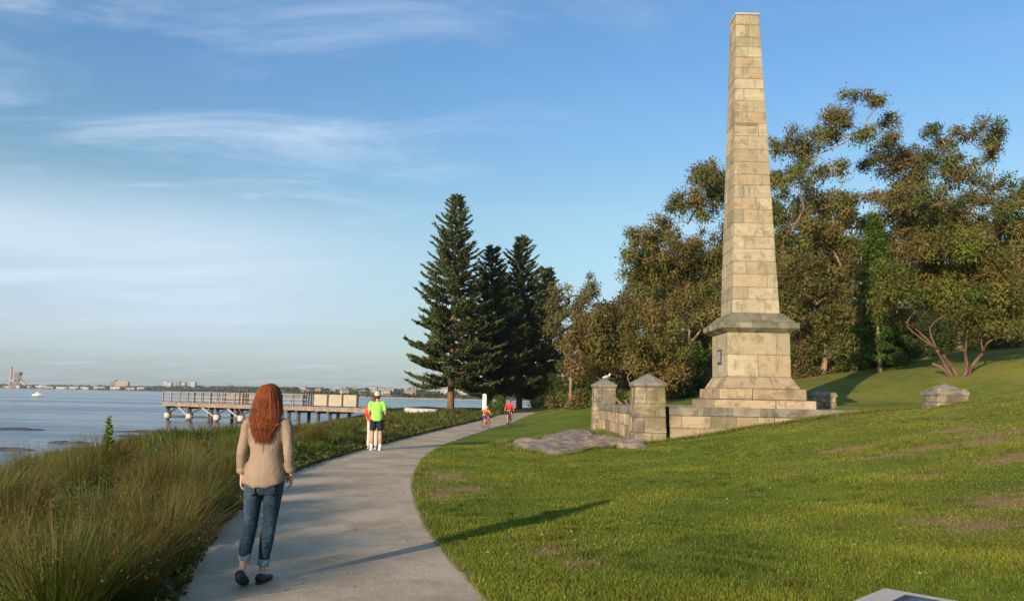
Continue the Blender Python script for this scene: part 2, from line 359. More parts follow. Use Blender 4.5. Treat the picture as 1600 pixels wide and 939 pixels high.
# sandy edging strip on the right of the path
V = []; Fc = []
ye = np.arange(2, 60, .12)
for i, y in enumerate(ye):
    r_ = float(Redge(y)); w = .05 + .035 * sin(y * 3.1) * sin(y * 1.3 + 1) + .02 * sin(y * 11); z = float(pathz(y))
    V += [(r_ - .03, y, z + .010), (r_ + w, y, z + .018), (r_ + w + .03, y, z - .03)]
for i in range(len(ye) - 1):
    for k in range(2): Fc.append((i * 3 + k, i * 3 + k + 1, i * 3 + k + 4, i * 3 + k + 3))
tag(link('sand_edging', np_mesh('sand_edging', V, Fc, smooth=True), simple('sandy_soil', (.38, .28, .13), .95, .35, 9, .6, local=False)), kind='structure')

# sea
m, t, b = newmat('sea_water'); p = pos(t)
pv = scalev(t, p, (.45, 1.3, 1))
h = math_(t, 'ADD', noise(t, .55, 8, .62, pv, .4), math_(t, 'MULTIPLY', noise(t, .09, 3, .5, scalev(t, p, (.4, 1.6, 1))), 2.0))
bump(t, b, h, .55, .35)
calm = maprange(t, noise(t, .022, 4, .6, scalev(t, p, (.28, 1.9, 1)), .4), .42, .60)
t.links.new(mixc(t, calm, (.010, .045, .10), (.03, .08, .145)), b.inputs['Base Color'])
t.links.new(maprange(t, calm, 0, 1, .22, .10), b.inputs['Roughness']); b.inputs['IOR'].default_value = 1.33
q = 9000; sv = []
sx = np.concatenate([[-q], np.linspace(-500, 500, 11), [q]]); sy = np.concatenate([[-400], np.linspace(0, 900, 10), [q]])
SX, SY = np.meshgrid(sx, sy); ii = np.arange(SX.size).reshape(SX.shape)
tag(link('sea', np_mesh('sea', np.stack([SX, SY, SX * 0 + SEA], -1).reshape(-1, 3), np.stack([ii[:-1, :-1], ii[:-1, 1:], ii[1:, 1:], ii[1:, :-1]], -1).reshape(-1, 4)), m), kind='structure')
tag(link('seabed', np_mesh('seabed', np.stack([SX, SY, SX * 0 - 7], -1).reshape(-1, 3), np.stack([ii[:-1, :-1], ii[:-1, 1:], ii[1:, 1:], ii[1:, :-1]], -1).reshape(-1, 4)), mat_mortar), kind='structure')

# ------------------------------------------------------------------ obelisk
OX, OY = 9.03, 30.1
ob = empty('obelisk', (OX, OY, 1.35)); tag(ob, 'tall tapering sandstone obelisk on a stepped plinth inside the stone enclosure', 'obelisk')
def ring4(parent, z0, z1, h0, h1, s, flip, mat, gap=.007, jit=.010, name='stone_block', bev=.009, inner=.35, zoff=0):
    """one course of four stones set pinwheel fashion; z relative to the parent's base"""
    for k in range(4):
        j = random.uniform(-jit, jit * .4)
        def q(h, z):
            # stone runs along the -Y face from corner to s of the width
            w = 2 * h; th = (1 - s) * w if (1 - s) * w < w / 2 else w * inner
            x0, x1 = -h, -h + s * w - gap
            return [(x0 + 0, -h - j, z), (x1, -h - j, z), (x1, -h + (1 - s) * w - gap, z), (x0, -h + (1 - s) * w - gap, z)]
        P = q(h0, z0 + gap) + q(h1, z1 - gap)
        if flip: P = [(-x, y, z) for x, y, z in P]; P = [P[i] for i in (1, 0, 3, 2, 5, 4, 7, 6)]
        a = k * pi / 2; P = [(x * cos(a) - y * sin(a), x * sin(a) + y * cos(a), z) for x, y, z in P]
        mb = MB(); mb.hexa(P); mb.build(name, mat, parent, bevel=bev)
def zz(z): return z - 1.35
core = MB(); core.frus(0, 0, 1.785, -.3, 1.785, .30); core.frus(0, 0, 1.127, .3, 1.127, 2.74); core.frus(0, 0, .880, 2.75, .438, 15.3); core.build('mortar_core', mat_mortar, ob)
ring4(ob, -.25, .32, 1.80, 1.80, .60, 0, mat_wall, bev=.03)
ring4(ob, .32, .72, 1.55, 1.55, .62, 1, mat_wall, bev=.03)
ring4(ob, .72, 1.15, 1.40, 1.16, .66, 0, mat_wall, bev=.02)
ring4(ob, 1.15, 1.95, 1.14, 1.14, .52, 1, mat_block, bev=.012)
ring4(ob, 1.95, 2.76, 1.14, 1.14, .78, 0, mat_block, bev=.012)
cor = MB(); cor.frus(0, 0, 1.16, 2.76, 1.34, 2.87); cor.frus(0, 0, 1.36, 2.872, 1.40, 2.90); cor.build('cornice', mat_cornice, ob, bevel=.008)
ring4(ob, 2.895, 3.12, 1.42, 1.41, .6, 1, mat_cornice, bev=.02)
ring4(ob, 3.12, 3.50, 1.34, .94, .55, 0, mat_cornice, bev=.03)
NC = 25; zb, ztp = 3.50, 15.30
cut = np.cumsum([0] + [random.uniform(.86, 1.14) for _ in range(NC)]); cut = cut / cut[-1]
for i in range(NC):
    a0, a1 = cut[i], cut[i + 1]
    ring4(ob, zb + (ztp - zb) * a0, zb + (ztp - zb) * a1, .865 - .415 * a0, .865 - .415 * a1, random.choice((.60, .70, .78, .66, .74)), i % 2, mat_block, gap=.008, jit=.012)
tp = MB(); tp.frus(0, 0, .475, 15.303, .475, 15.38); tp.frus(0, 0, .45, 15.38, .40, 15.42); tp.build('capstone', simple('pale_cap', (.46, .42, .35), .9, .15, 5, .4), ob, bevel=.01)
# plaque on the left (seaward) face of the plinth
pq = MB(); pq.box(-1.185, -1.12, -.30, .22, 1.62, 2.18); f_ = pq.build('plaque', simple('bronze_frame', (.05, .055, .065), .5, .2, 20, .2), ob, bevel=.01)
pq = MB(); pq.box(-1.205, -1.183, -.24, .16, 1.69, 2.11); pq.build('plaque_face', simple('weathered_metal', (.20, .21, .23), .4, .25, 20, .3), f_, bevel=.004)
for k in range(7):
    w_ = random.uniform(.22, .34); ln = MB(); ln.box(-1.211, -1.204, -.04 - w_ / 2, -.04 + w_ / 2, 2.05 - k * .052, 2.068 - k * .052); ln.build('text_line', simple('raised_metal', (.45, .46, .47), .4), f_)

# pillars
def pillar(px, py, Y, ztop, w, label, zbase=None, courses=4, seed=0, hh=2.23):
    random.seed(seed + 50)
    c = at(px, py, Y); zb_ = ztop - hh
    r = empty('stone_pillar', (c[0], c[1], zb_)); tag(r, label, 'pillar', 'corner pillars of the stone enclosure')
    mb = MB(); mb.box(-w / 2 + .012, w / 2 - .012, -w / 2 + .012, w / 2 - .012, -.3, hh - .5); mb.build('mortar_core', mat_mortar, r)
    top = hh - .42; hs = [0, .42, .88, 1.30, top]
    for k in range(4):
        e = .03 if k == 0 else (0.015 if k == 1 else 0)
        ring4(r, -.25 if k == 0 else hs[k], hs[k + 1], w / 2 + e + .02, w / 2 + e, random.choice((.55, .6, .68)), k % 2, mat_pillar, gap=.006, jit=.022, bev=.018)
    cp = MB(); h = w / 2 + .045
    cp.frus(0, 0, h - .03, top + .003, h, top + .05); cp.frus(0, 0, h, top + .05, h - .005, top + .14); cp.frus(0, 0, h - .005, top + .14, .012, hh)
    cp.build('cap', mat_cap, r, bevel=.006)
    return r
P1 = pillar(1012, 697, 25.0, 2.41, .93, 'mottled stone pillar with pyramid cap at the near left corner of the enclosure', seed=1)
P2 = pillar(943, 674, 34.9, 2.50, .93, 'stone pillar with pyramid cap at the far left corner behind the nearest pillar', seed=2, hh=2.3)
P3 = pillar(1475, 598, 25.3, 2.31, .93, 'stone pillar with pyramid cap rising behind the lawn crest at right', seed=3, hh=1.5)
P4 = pillar(1283, 606, 35.2, 2.26, .93, 'shaded dark stone pillar with pyramid cap just right of the obelisk', seed=4, hh=1.5)

def wall(name, a, b, top, label, thick=.5, first=0, hidden_from=99):
    a = Vector((a[0], a[1], 0)); b = Vector((b[0], b[1], 0)); d = b - a; L_ = d.length; ang = math.atan2(d.y, d.x)
    r = empty('retaining_wall', (a.x, a.y, top), ang); tag(r, label, 'wall', 'retaining walls of the stone enclosure')
    mb = MB(); mb.box(.02, L_ - .02, -thick / 2 + .014, thick / 2 - .014, -1.6, -.2); mb.build('mortar_core', mat_mortar, r)
    x = 0
    while x < L_ - .01:
        w = random.uniform(.8, 1.25); w = L_ - x if L_ - x - w < .5 else w
        mb = MB(); e = random.uniform(-.01, .01); X0, X1 = x + .005, x + w - .005; T = thick / 2 + .04 + e; z0, z1_ = -.27, 0
        prof = [(-T, z0), (T, z0), (T, -.07), (T - .06, -.01), (-T + .06, -.005), (-T, -.07)]
        vs = [(X0, p_, q_) for p_, q_ in prof] + [(X1, p_, q_) for p_, q_ in prof]; k = len(prof)
        mb.add(vs, [tuple(range(k)), tuple(range(2 * k - 1, k - 1, -1))] + [(i, i + k, (i + 1) % k + k, (i + 1) % k) for i in range(k)])
        o = mb.build('coping_stone', mat_cope, r, bevel=.012)
        x += w
    for row, (zt_, zb_) in enumerate([(-.275, -.66), (-.66, -1.05), (-1.05, -1.5)]):
        x = -random.uniform(0, .3)
        while x < L_ - .01:
            w = random.uniform(.45, 1.05); x0 = max(x, 0); x1 = min(x + w, L_)
            if L_ - x1 < .2: x1 = L_
            j = random.uniform(-.02, .02)
            mb = MB(); mb.box(x0 + .006, x1 - .006, -thick / 2 - j, thick / 2 + j, zb_ + .006, zt_ - .006)
            mb.build('stone_block', mat_wall, r, bevel=.016); x = x1
    return r
random.seed(21)
x1_, y1_ = P1.location.x, P1.location.y; x2_, y2_ = P2.location.x, P2.location.y; x3_, y3_ = P3.location.x, P3.location.y; x4_, y4_ = P4.location.x, P4.location.y
wall('w', (x1_ + .62, 25.05), (x3_ - .5, 25.25), 1.41, 'long low sandstone retaining wall with grey coping running right from the nearest pillar')
wall('w', (x1_ - .12, y1_ + .5), (x2_ + .0, y2_ - .5), 1.41, 'short sandstone wall with grey coping between the two left pillars')
wall('w', (x2_ + .5, y2_ + .0), (x4_ - .5, y4_), 1.40, 'rear sandstone wall of the enclosure behind the obelisk')

# bird on the second pillar
bw = simple('white_feather', (.8, .78, .74), .6, .05); bd = simple('grey_feather', (.45, .46, .48), .6, .1)
br = empty('bird', (x2_ + .12, y2_ - .12, 2.40), radians(-70)); tag(br, 'small white bird perched on the cap of the far left pillar', 'bird')
mb = MB(); mb.tube([(0, -.20, .10), (0, -.12, .13), (0, 0, .15), (0, .09, .19), (0, .13, .25), (0, .16, .27)], [.012, .05, .07, .055, .035, .03], (0, 0, 1), 12, 3); mb.ell((0, .155, .275), (.038, .045, .036)); mb.build('body', bw, br, smooth=True)
for s in (-1, 1): mb = MB(); mb.tube([(s * .05, .06, .17), (s * .065, -.05, .15), (s * .03, -.2, .12)], [(.015, .045), (.014, .05), (.004, .012)], (0, 0, 1), 8, 3); mb.build('wing', bd, br, smooth=True)
bk_ = simple('orange_beak', (.6, .25, .05), .5)
for s in (-1, 1): mb = MB(); mb.tube([(s * .02, 0, .09), (s * .02, 0, -.01), (s * .02, .01, -.028), (s * .02, .05, -.03)], [.006, .005, .006, .004], (1, 0, 0), 6, 2); mb.build('leg', bk_, br, smooth=True)
mb = MB(); mb.tube([(0, .19, .275), (0, .23, .265)], [.012, .002], (0, 0, 1), 6, 2); mb.build('beak', bk_, br, smooth=True)

# flat rock
OUT = [(812, 698), (838, 688), (862, 679), (915, 675), (932, 684), (975, 689), (1000, 694), (1010, 702), (960, 700), (925, 702), (900, 709), (872, 713), (845, 708)]
W_ = [hit(a, b) for a, b in OUT]; cxy = np.mean([w[:2] for w in W_], 0)
V = []; Fc = []; NA, NR = 150, 26
ang = np.array([math.atan2(w[1] - cxy[1], w[0] - cxy[0]) for w in W_]); rad = np.array([np.hypot(*(w[:2] - cxy)) for w in W_]); o_ = np.argsort(ang); ang = ang[o_]; rad = rad[o_]
for i in range(NA):
    a = -pi + 2 * pi * i / NA; r_ = np.interp(a, ang, rad, period=2 * pi) * (1 + .05 * sin(a * 9) + .03 * sin(a * 17 + 1))
    for k in range(NR + 1):
        f = k / NR; x = cxy[0] + cos(a) * r_ * f; y = cxy[1] + sin(a) * r_ * f
        n = mnoise.noise(Vector((x * .9, y * .5, 3))) * .10 + mnoise.noise(Vector((x * 2.5, y * 2, 7))) * .05 + abs(mnoise.noise(Vector((x * 1.6, y * 1.1, 21)))) * -.16
        step = .06 * math.floor(2.5 + 2.5 * mnoise.noise(Vector((x * .5, y * .4, 11)))) / 2
        h = (.12 + n * 1.2 + step * .8) * (1 - f ** 14) - .12 * f ** 8
        V.append((x, y, z1(min(x, 4.0), y) + h))
for i in range(NA):
    for k in range(NR): Fc.append((i * (NR + 1) + k, i * (NR + 1) + k + 1, ((i + 1) % NA) * (NR + 1) + k + 1, ((i + 1) % NA) * (NR + 1) + k))
tag(link('rock_outcrop', np_mesh('rock_outcrop', V, Fc, smooth=True), mat_rock), 'flat weathered rock slab lying in the grass before the nearest pillar', 'rock')

# marker stone at the bottom edge, corner pointing away
pt = at(1380, 917, 3.9)
ms = empty('marker_plinth', (pt[0] + .0, pt[1] - .62, pt[2]), radians(45 + 20)); tag(ms, 'pale square stone marker with inset metal plaque in the lawn at the bottom edge', 'marker')
zg = z1(pt[0], pt[1] - .6) - pt[2]
ms.rotation_euler = (0, 0, radians(45))
slab = simple('pale_granite', (.58, .51, .43), .8, .12, 30, .3); h = .44
mb = MB(); mb.box(-h, h, -h, h, -.09, 0); mb.build('slab', slab, ms, bevel=.012)
mb = MB(); mb.box(-h + .08, h - .08, -h + .08, h - .08, zg - .3, -.09); mb.build('pedestal', mat_pillar, ms, bevel=.015)
mb = MB(); mb.box(-h + .15, h - .15, -h + .15, h - .15, .0, .018); pp = mb.build('plaque', simple('dark_metal', (.06, .07, .09), .35, .2, 12, .1, .6), ms, bevel=.004)
mb = MB(); mb.box(-h + .20, h - .20, -h + .20, h - .20, .018, .023); mb.build('plaque_face', simple('blue_grey_metal', (.17, .20, .25), .35, .3, 9, .1, .5), pp)
# ------------------------------------------------------------------ foliage tools
def unit(v): return v / (np.linalg.norm(v, axis=-1, keepdims=True) + 1e-9)
def leaftri(P, D, Nn, ln, wd):
    S_ = unit(np.cross(D, Nn)); ln = ln[:, None]; wd = wd[:, None]
    return np.stack([P - D * ln * .45 + S_ * wd * .5, P - D * ln * .45 - S_ * wd * .5, P + D * ln * .6], 1).reshape(-1, 3)
def leaves(P, D, Nn, ln, wd):
    """rhombus leaves: centre P, direction D, normal Nn"""
    S_ = unit(np.cross(D, Nn)); ln = ln[:, None]; wd = wd[:, None]
    V = np.stack([P - D * ln * .5, P + S_ * wd * .5 - D * ln * .08, P + D * ln * .5, P - S_ * wd * .5 - D * ln * .08], 1).reshape(-1, 3)
    return V, np.arange(len(V)).reshape(-1, 4)
PAL_EUC = np.array([[.075, .11, .024], [.12, .14, .032], [.165, .15, .042], [.19, .13, .045], [.11, .15, .032]])
PAL_GREEN = np.array([[.05, .12, .018], [.07, .15, .02], [.10, .16, .025], [.085, .12, .025]])
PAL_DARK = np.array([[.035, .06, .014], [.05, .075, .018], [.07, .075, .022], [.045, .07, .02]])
PAL_BUSH = np.array([[.11, .115, .028], [.16, .125, .042], [.09, .12, .026], [.19, .12, .05]])
def gum(name, label, base, pads, Y, seed, pal=PAL_EUC, leaf=.21, dens=1.0, stems=1, trunk_r=.28, group='gum trees on the hill', cat='tree', depth=1.5, bark=None, fork=.35, clump=(.42, .95), padx=.98, pady=1.32, fill=1):
    rng = np.random.default_rng(seed)
    bx = at(base[0], base[1], Y); bz = z1(bx[0], bx[1]) - .2
    root = empty(name, (bx[0], bx[1], bz)); tag(root, label, cat, group)
    B = np.array([bx[0], bx[1], bz]); LV = []; LT = []; wood = MB(); cents = []
    for (px, py, rx, ry) in pads:
        dY = rng.uniform(-depth, depth); c = at(px, py + ry * .2, Y + dY); k = (Y + dY) / F; cents.append((c, rx * k * padx, ry * k * pady))
        if ry > 13 and fill and rng.random() < .45:
            c2 = at(px + rng.uniform(-.8, .8) * rx, py + ry * rng.uniform(1.1, 2.2), Y + dY + rng.uniform(.5, 2.5)); cents.append((c2, rx * k * padx * .7, ry * k * pady * .8))
    # limbs
    top = np.mean([c for c, _, _ in cents], 0)
    forks = []
    for s in range(stems):
        f = B + (top - B) * fork + np.array([(s - (stems - 1) / 2) * .55 + rng.normal(0, .15), rng.normal(0, .3), rng.normal(0, .2)]) * (1 if stems > 1 else .5)
        o = np.array([(s - (stems - 1) / 2) * .16, rng.normal(0, .12), 0]) * (stems > 1)
        mid = (B + o + f) / 2 + rng.normal(0, .15, 3); r_ = trunk_r / (stems ** .5)
        wood.tube([B + o - B, mid - B, f - B], [r_ * 1.25, r_ * .9, r_ * .75], (0, 1, 0), 8, 4); forks.append((f, r_ * .75))
    nodes = [(f, r, None) for f, r in forks]; order = sorted(range(len(cents)), key=lambda i: min(np.linalg.norm(cents[i][0] - q[0]) for q in forks))
    for ci in order:
        c, rx, ry = cents[ci]
        best = min(range(len(nodes)), key=lambda i: np.linalg.norm(c - nodes[i][0]) + 1.2 * max(0, nodes[i][0][2] - c[2] + .3) + (0 if nodes[i][2] is None else .35 * np.linalg.norm(c - nodes[i][0])))
        f, r_, _p = nodes[best]; L__ = np.linalg.norm(c - f); rl = max(.055, r_ * (rng.uniform(.42, .60) if _p is None else rng.uniform(.60, .78)))
        side = np.array([rng.normal(0, .13), rng.normal(0, .10), 0]) * L__
        m1 = f + (c - f) * .36 + side + np.array([0, 0, .10 * L__]); m2 = f + (c - f) * .70 - side * .5 + np.array([0, 0, .10 * L__])
        end = c - np.array([0, 0, ry * .25]); wood.tube([f - B, m1 - B, m2 - B, end - B], [rl, rl * .82, rl * .66, rl * .50], (0, 1, 0), 6, 4); nodes.append((end, rl * .62, 1))
        nc = max(4, int(dens * 2.7 * (rx * ry) / (np.mean(clump) ** 2)))
        d = unit(rng.normal(0, 1, (nc, 3))); d[:, 2] = np.where(d[:, 2] < -.75, -d[:, 2], d[:, 2])
        rr = rng.uniform(.2, 1.25, nc) ** .55
        cc = c + d * rr[:, None] * np.array([rx, min(rx, 1.8), ry]) * .88
        padtint = rng.random()
        for q in cc:
            if rng.random() < .55:
                w1 = (c + q) / 2 + rng.normal(0, .12, 3) - np.array([0, 0, .2]); wood.tube([c - B - np.array([0, 0, ry * .3]), w1 - B, q - B], [rl * .3, rl * .22, .012], (0, 1, 0), 4, 2, False)
            cr = rng.uniform(*clump); sq = rng.uniform(.7, 1.15); n = int(120 * (cr / .65) ** 2 * (.27 / leaf) ** 1.5)
            u = unit(rng.normal(0, 1, (n, 3))); u[:, 2] = np.where((u[:, 2] < -.35) & (rng.random(n) < .5), -u[:, 2], u[:, 2]); p = q + u * (np.abs(rng.normal(.74, .30, n)))[:, None] * np.array([cr * .95, cr, cr * sq])
            D = unit(u * .4 + rng.normal(0, .55, (n, 3)) + np.array([0, 0, -.6])); Nn = unit(u * 1.5 + rng.normal(0, .45, (n, 3)) + np.array([0, 0, .25]))
            ln = leaf * rng.uniform(.6, 1.3, n); V = leaftri(p - B, D, Nn, ln, ln * rng.uniform(.40, .62, n)); LV.append(V)
            vb = rng.uniform(.62, 1.28); ti = np.clip(padtint * .4 + rng.random() * .6, 0, .999) * (len(pal) - 1); i0 = int(ti); bc = pal[i0] * (1 - (ti - i0)) + pal[min(i0 + 1, len(pal) - 1)] * (ti - i0)
            tt = bc[None] * vb * rng.uniform(.82, 1.2, (n, 1)) * np.array([1, 1, 1]) + rng.normal(0, .003, (n, 3)); LT.append(np.repeat(np.clip(tt, .005, 1), 3, 0))
    wood.build('trunk', bark or mat_gum, root, smooth=True)
    V = np.concatenate(LV); link('crown', np_mesh('crown', V, np.arange(len(V)).reshape(-1, 3), np.concatenate(LT)), mat_leaf, root)
    return root

def E4(*a): return [tuple(a[i:i + 4]) for i in range(0, len(a), 4)]
# backdrop trees farther up the hill first
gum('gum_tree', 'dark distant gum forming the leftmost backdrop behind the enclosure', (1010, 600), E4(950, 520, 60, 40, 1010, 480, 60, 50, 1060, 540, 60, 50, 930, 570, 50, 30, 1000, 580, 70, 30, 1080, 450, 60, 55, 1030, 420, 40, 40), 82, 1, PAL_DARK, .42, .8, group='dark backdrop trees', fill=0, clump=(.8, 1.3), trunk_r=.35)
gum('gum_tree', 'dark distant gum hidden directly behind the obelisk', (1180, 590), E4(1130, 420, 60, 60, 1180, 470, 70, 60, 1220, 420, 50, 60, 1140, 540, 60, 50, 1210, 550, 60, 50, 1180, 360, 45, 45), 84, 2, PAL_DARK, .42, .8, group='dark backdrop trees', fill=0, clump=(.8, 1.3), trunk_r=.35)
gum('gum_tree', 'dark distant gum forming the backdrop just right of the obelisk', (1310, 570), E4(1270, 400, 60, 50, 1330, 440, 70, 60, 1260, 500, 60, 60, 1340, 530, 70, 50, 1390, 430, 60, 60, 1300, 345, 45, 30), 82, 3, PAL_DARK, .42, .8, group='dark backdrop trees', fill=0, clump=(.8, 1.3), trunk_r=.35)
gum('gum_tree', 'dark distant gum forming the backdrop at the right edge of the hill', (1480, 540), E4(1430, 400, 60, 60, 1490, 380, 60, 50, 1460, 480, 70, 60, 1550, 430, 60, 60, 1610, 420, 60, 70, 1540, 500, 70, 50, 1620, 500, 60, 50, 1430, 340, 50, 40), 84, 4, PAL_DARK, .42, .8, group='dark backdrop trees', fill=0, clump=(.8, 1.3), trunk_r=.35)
gum('gum_tree', 'tall gum with broad layered crown to the left of the obelisk', (1085, 605), E4(995, 385, 30, 28, 1035, 365, 38, 24, 1075, 335, 42, 28, 1110, 265, 26, 20, 1098, 290, 30, 18, 1120, 310, 25, 30, 985, 430, 32, 24, 1040, 435, 45, 26, 1105, 400, 38, 34, 1065, 480, 55, 26, 1115, 480, 35, 45, 1000, 470, 38, 22, 1060, 395, 40, 20, 1125, 440, 22, 40), 60, 11, dens=.95)
gum('gum_tree', 'gum rising directly behind the obelisk shaft', (1180, 600), E4(1150, 285, 24, 30, 1215, 300, 24, 30, 1160, 360, 36, 40, 1210, 410, 40, 40, 1150, 440, 45, 40, 1200, 500, 45, 40, 1140, 530, 40, 36), 64, 12)
gum('gum_tree', 'tallest gum with a high arching limb right of the obelisk', (1345, 565), E4(1232, 225, 28, 20, 1265, 235, 34, 24, 1250, 275, 36, 20, 1288, 205, 24, 16, 1310, 180, 20, 12, 1335, 157, 26, 10, 1322, 192, 14, 9, 1374, 157, 11, 8, 1392, 188, 14, 9, 1352, 205, 22, 12, 1300, 262, 36, 16, 1270, 315, 46, 22, 1330, 320, 40, 22, 1240, 345, 34, 20, 1290, 375, 46, 26, 1345, 385, 40, 24, 1230, 400, 34, 30), 60, 13, dens=.9, trunk_r=.34, fork=.45)
gum('gum_tree', 'gum with a dense rounded top in the middle of the right hand stand', (1395, 570), E4(1395, 230, 36, 16, 1425, 245, 32, 16, 1378, 262, 34, 14, 1430, 285, 38, 18, 1400, 315, 44, 20, 1450, 340, 34, 22, 1370, 350, 36, 18, 1405, 378, 40, 22), 66, 14, dens=1.0)
gum('gum_tree', 'open gum whose high flat crown stands clear at upper right', (1500, 550), E4(1545, 200, 26, 12, 1562, 222, 20, 14, 1505, 212, 28, 10, 1478, 222, 22, 11, 1455, 208, 12, 6, 1540, 232, 26, 9, 1470, 265, 40, 16, 1512, 275, 38, 18, 1460, 310, 42, 20, 1525, 325, 42, 20, 1480, 355, 46, 20, 1560, 300, 22, 10, 1548, 360, 42, 20), 62, 15, dens=.95, trunk_r=.32, fork=.5)
gum('gum_tree', 'gum at the right edge of the photo leaning out of frame', (1612, 540), E4(1590, 300, 34, 16, 1625, 310, 40, 26, 1575, 345, 36, 18, 1615, 370, 44, 28, 1585, 410, 46, 28, 1625, 440, 40, 34, 1580, 460, 44, 30), 58, 16)
gum('gum_tree', 'brownish low gum close behind the right side of the obelisk', (1285, 600), E4(1245, 430, 32, 30, 1275, 460, 40, 30, 1310, 430, 42, 28, 1240, 490, 30, 26, 1290, 505, 42, 28, 1325, 470, 34, 30, 1260, 540, 34, 24, 1310, 545, 40, 26, 1350, 510, 30, 30), 56, 17, PAL_BUSH * .9, dens=.95)
gum('gum_tree', 'pale narrow gum between the pines and the spreading tree', (890, 625), E4(925, 446, 12, 16, 915, 462, 12, 12, 880, 462, 18, 14, 862, 482, 16, 14, 893, 490, 26, 16, 872, 512, 20, 14, 910, 520, 22, 14), 64, 18, np.array([[.13, .13, .03], [.17, .14, .05], [.10, .12, .03]]), dens=.8, trunk_r=.16)
gum('spreading_tree', 'low spreading tree with bare forking limbs behind the two left pillars', (992, 640), E4(960, 485, 36, 18, 1000, 500, 40, 22, 925, 505, 32, 18, 905, 535, 30, 18, 950, 530, 40, 20, 1005, 545, 44, 24, 1050, 535, 36, 26, 975, 568, 40, 16, 1065, 575, 34, 20, 930, 560, 30, 14, 905, 575, 22, 12), 48, 19, np.array([[.10, .13, .025], [.15, .13, .035], [.20, .13, .05], [.12, .14, .03]]), leaf=.18, clump=(.5, .95), dens=1.0, stems=4, bark=barkmat('red_bark', (.10, .055, .035), (.24, .14, .09)), trunk_r=.22, fork=.30, group='small trees near the lawn')
gum('spreading_tree', 'rounded multi stemmed tree standing on the right lawn', (1498, 586), E4(1430, 398, 34, 22, 1475, 388, 38, 20, 1520, 395, 36, 22, 1555, 420, 34, 24, 1410, 435, 34, 24, 1455, 428, 42, 24, 1505, 435, 42, 24, 1400, 470, 26, 18, 1440, 466, 36, 18, 1560, 465, 32, 22, 1520, 475, 34, 18, 1585, 490, 28, 26, 1395, 495, 18, 12, 1570, 520, 26, 14, 1480, 470, 30, 14), 41.8, 20, np.array([[.07, .12, .018], [.11, .14, .022], [.15, .13, .03], [.17, .12, .035]]), leaf=.17, clump=(.5, .9), dens=1.3, stems=6, bark=barkmat('brown_bark', (.07, .042, .03), (.17, .10, .065)), trunk_r=.24, fork=.30, group='small trees near the lawn', depth=2.2, padx=1.1, pady=1.35)
gum('gum_tree', 'brown leaved shrubby gum behind the rounded lawn tree', (1600, 545), E4(1600, 480, 40, 30, 1570, 500, 30, 24, 1620, 530, 40, 26, 1560, 530, 30, 16), 54, 21, PAL_BUSH, dens=1.)
# bright green column tree: drooping tiers
def column(px, py0, py1, wpx, Y, seed):
    rng = np.random.default_rng(seed); bs = at(px, py0, Y); tp_ = at(px + 2, py1, Y); bz = z1(bs[0], bs[1])
    root = empty('column_tree', (bs[0], bs[1], bz)); tag(root, 'bright green narrow column tree between the tall gums and the lawn tree', 'tree', 'trees on the hill')
    H = tp_[2] - bz; wd = wpx * Y / F; LV = []; LT = []
    mb = MB(); mb.tube([(0, 0, -.2), (0, 0, H * .5), (0, 0, H * .97)], [.16, .1, .03], (0, 1, 0), 8, 3); mb.build('trunk', mat_gum, root, smooth=True)
    for k in range(430):
        h = rng.random() ** .9; pr_ = wd * (1.05 - h) ** .7 * (.72 + .28 * sin(h * 34)) * rng.uniform(.8, 1.15); a = rng.uniform(0, 2 * pi); q = np.array([cos(a) * pr_ * rng.uniform(.6, 1), sin(a) * pr_ * rng.uniform(.6, 1), .4 + h * (H - .5)])
        n = 60; u = unit(rng.normal(0, 1, (n, 3))); p = q + u * rng.uniform(.1, 1, (n, 1)) ** .5 * np.array([.30, .30, .20]); o = np.array([cos(a), sin(a), -.5])
        D = unit(o + rng.normal(0, .5, (n, 3))); Nn = unit(rng.normal(0, .5, (n, 3)) + np.array([0, 0, 1.])); ln = .2 * rng.uniform(.7, 1.3, n); V, _ = leaves(p, D, Nn, ln, ln * .45); LV.append(V)
        LT.append(np.repeat(np.clip(PAL_GREEN[rng.integers(4)][None] * rng.uniform(.8, 1.3, (n, 1)), 0, 1), 4, 0))
    V = np.concatenate(LV); link('crown', np_mesh('crown', V, np.arange(len(V)).reshape(-1, 4), np.concatenate(LT)), mat_leaf, root)
column(1374, 560, 336, 46, 50, 31)
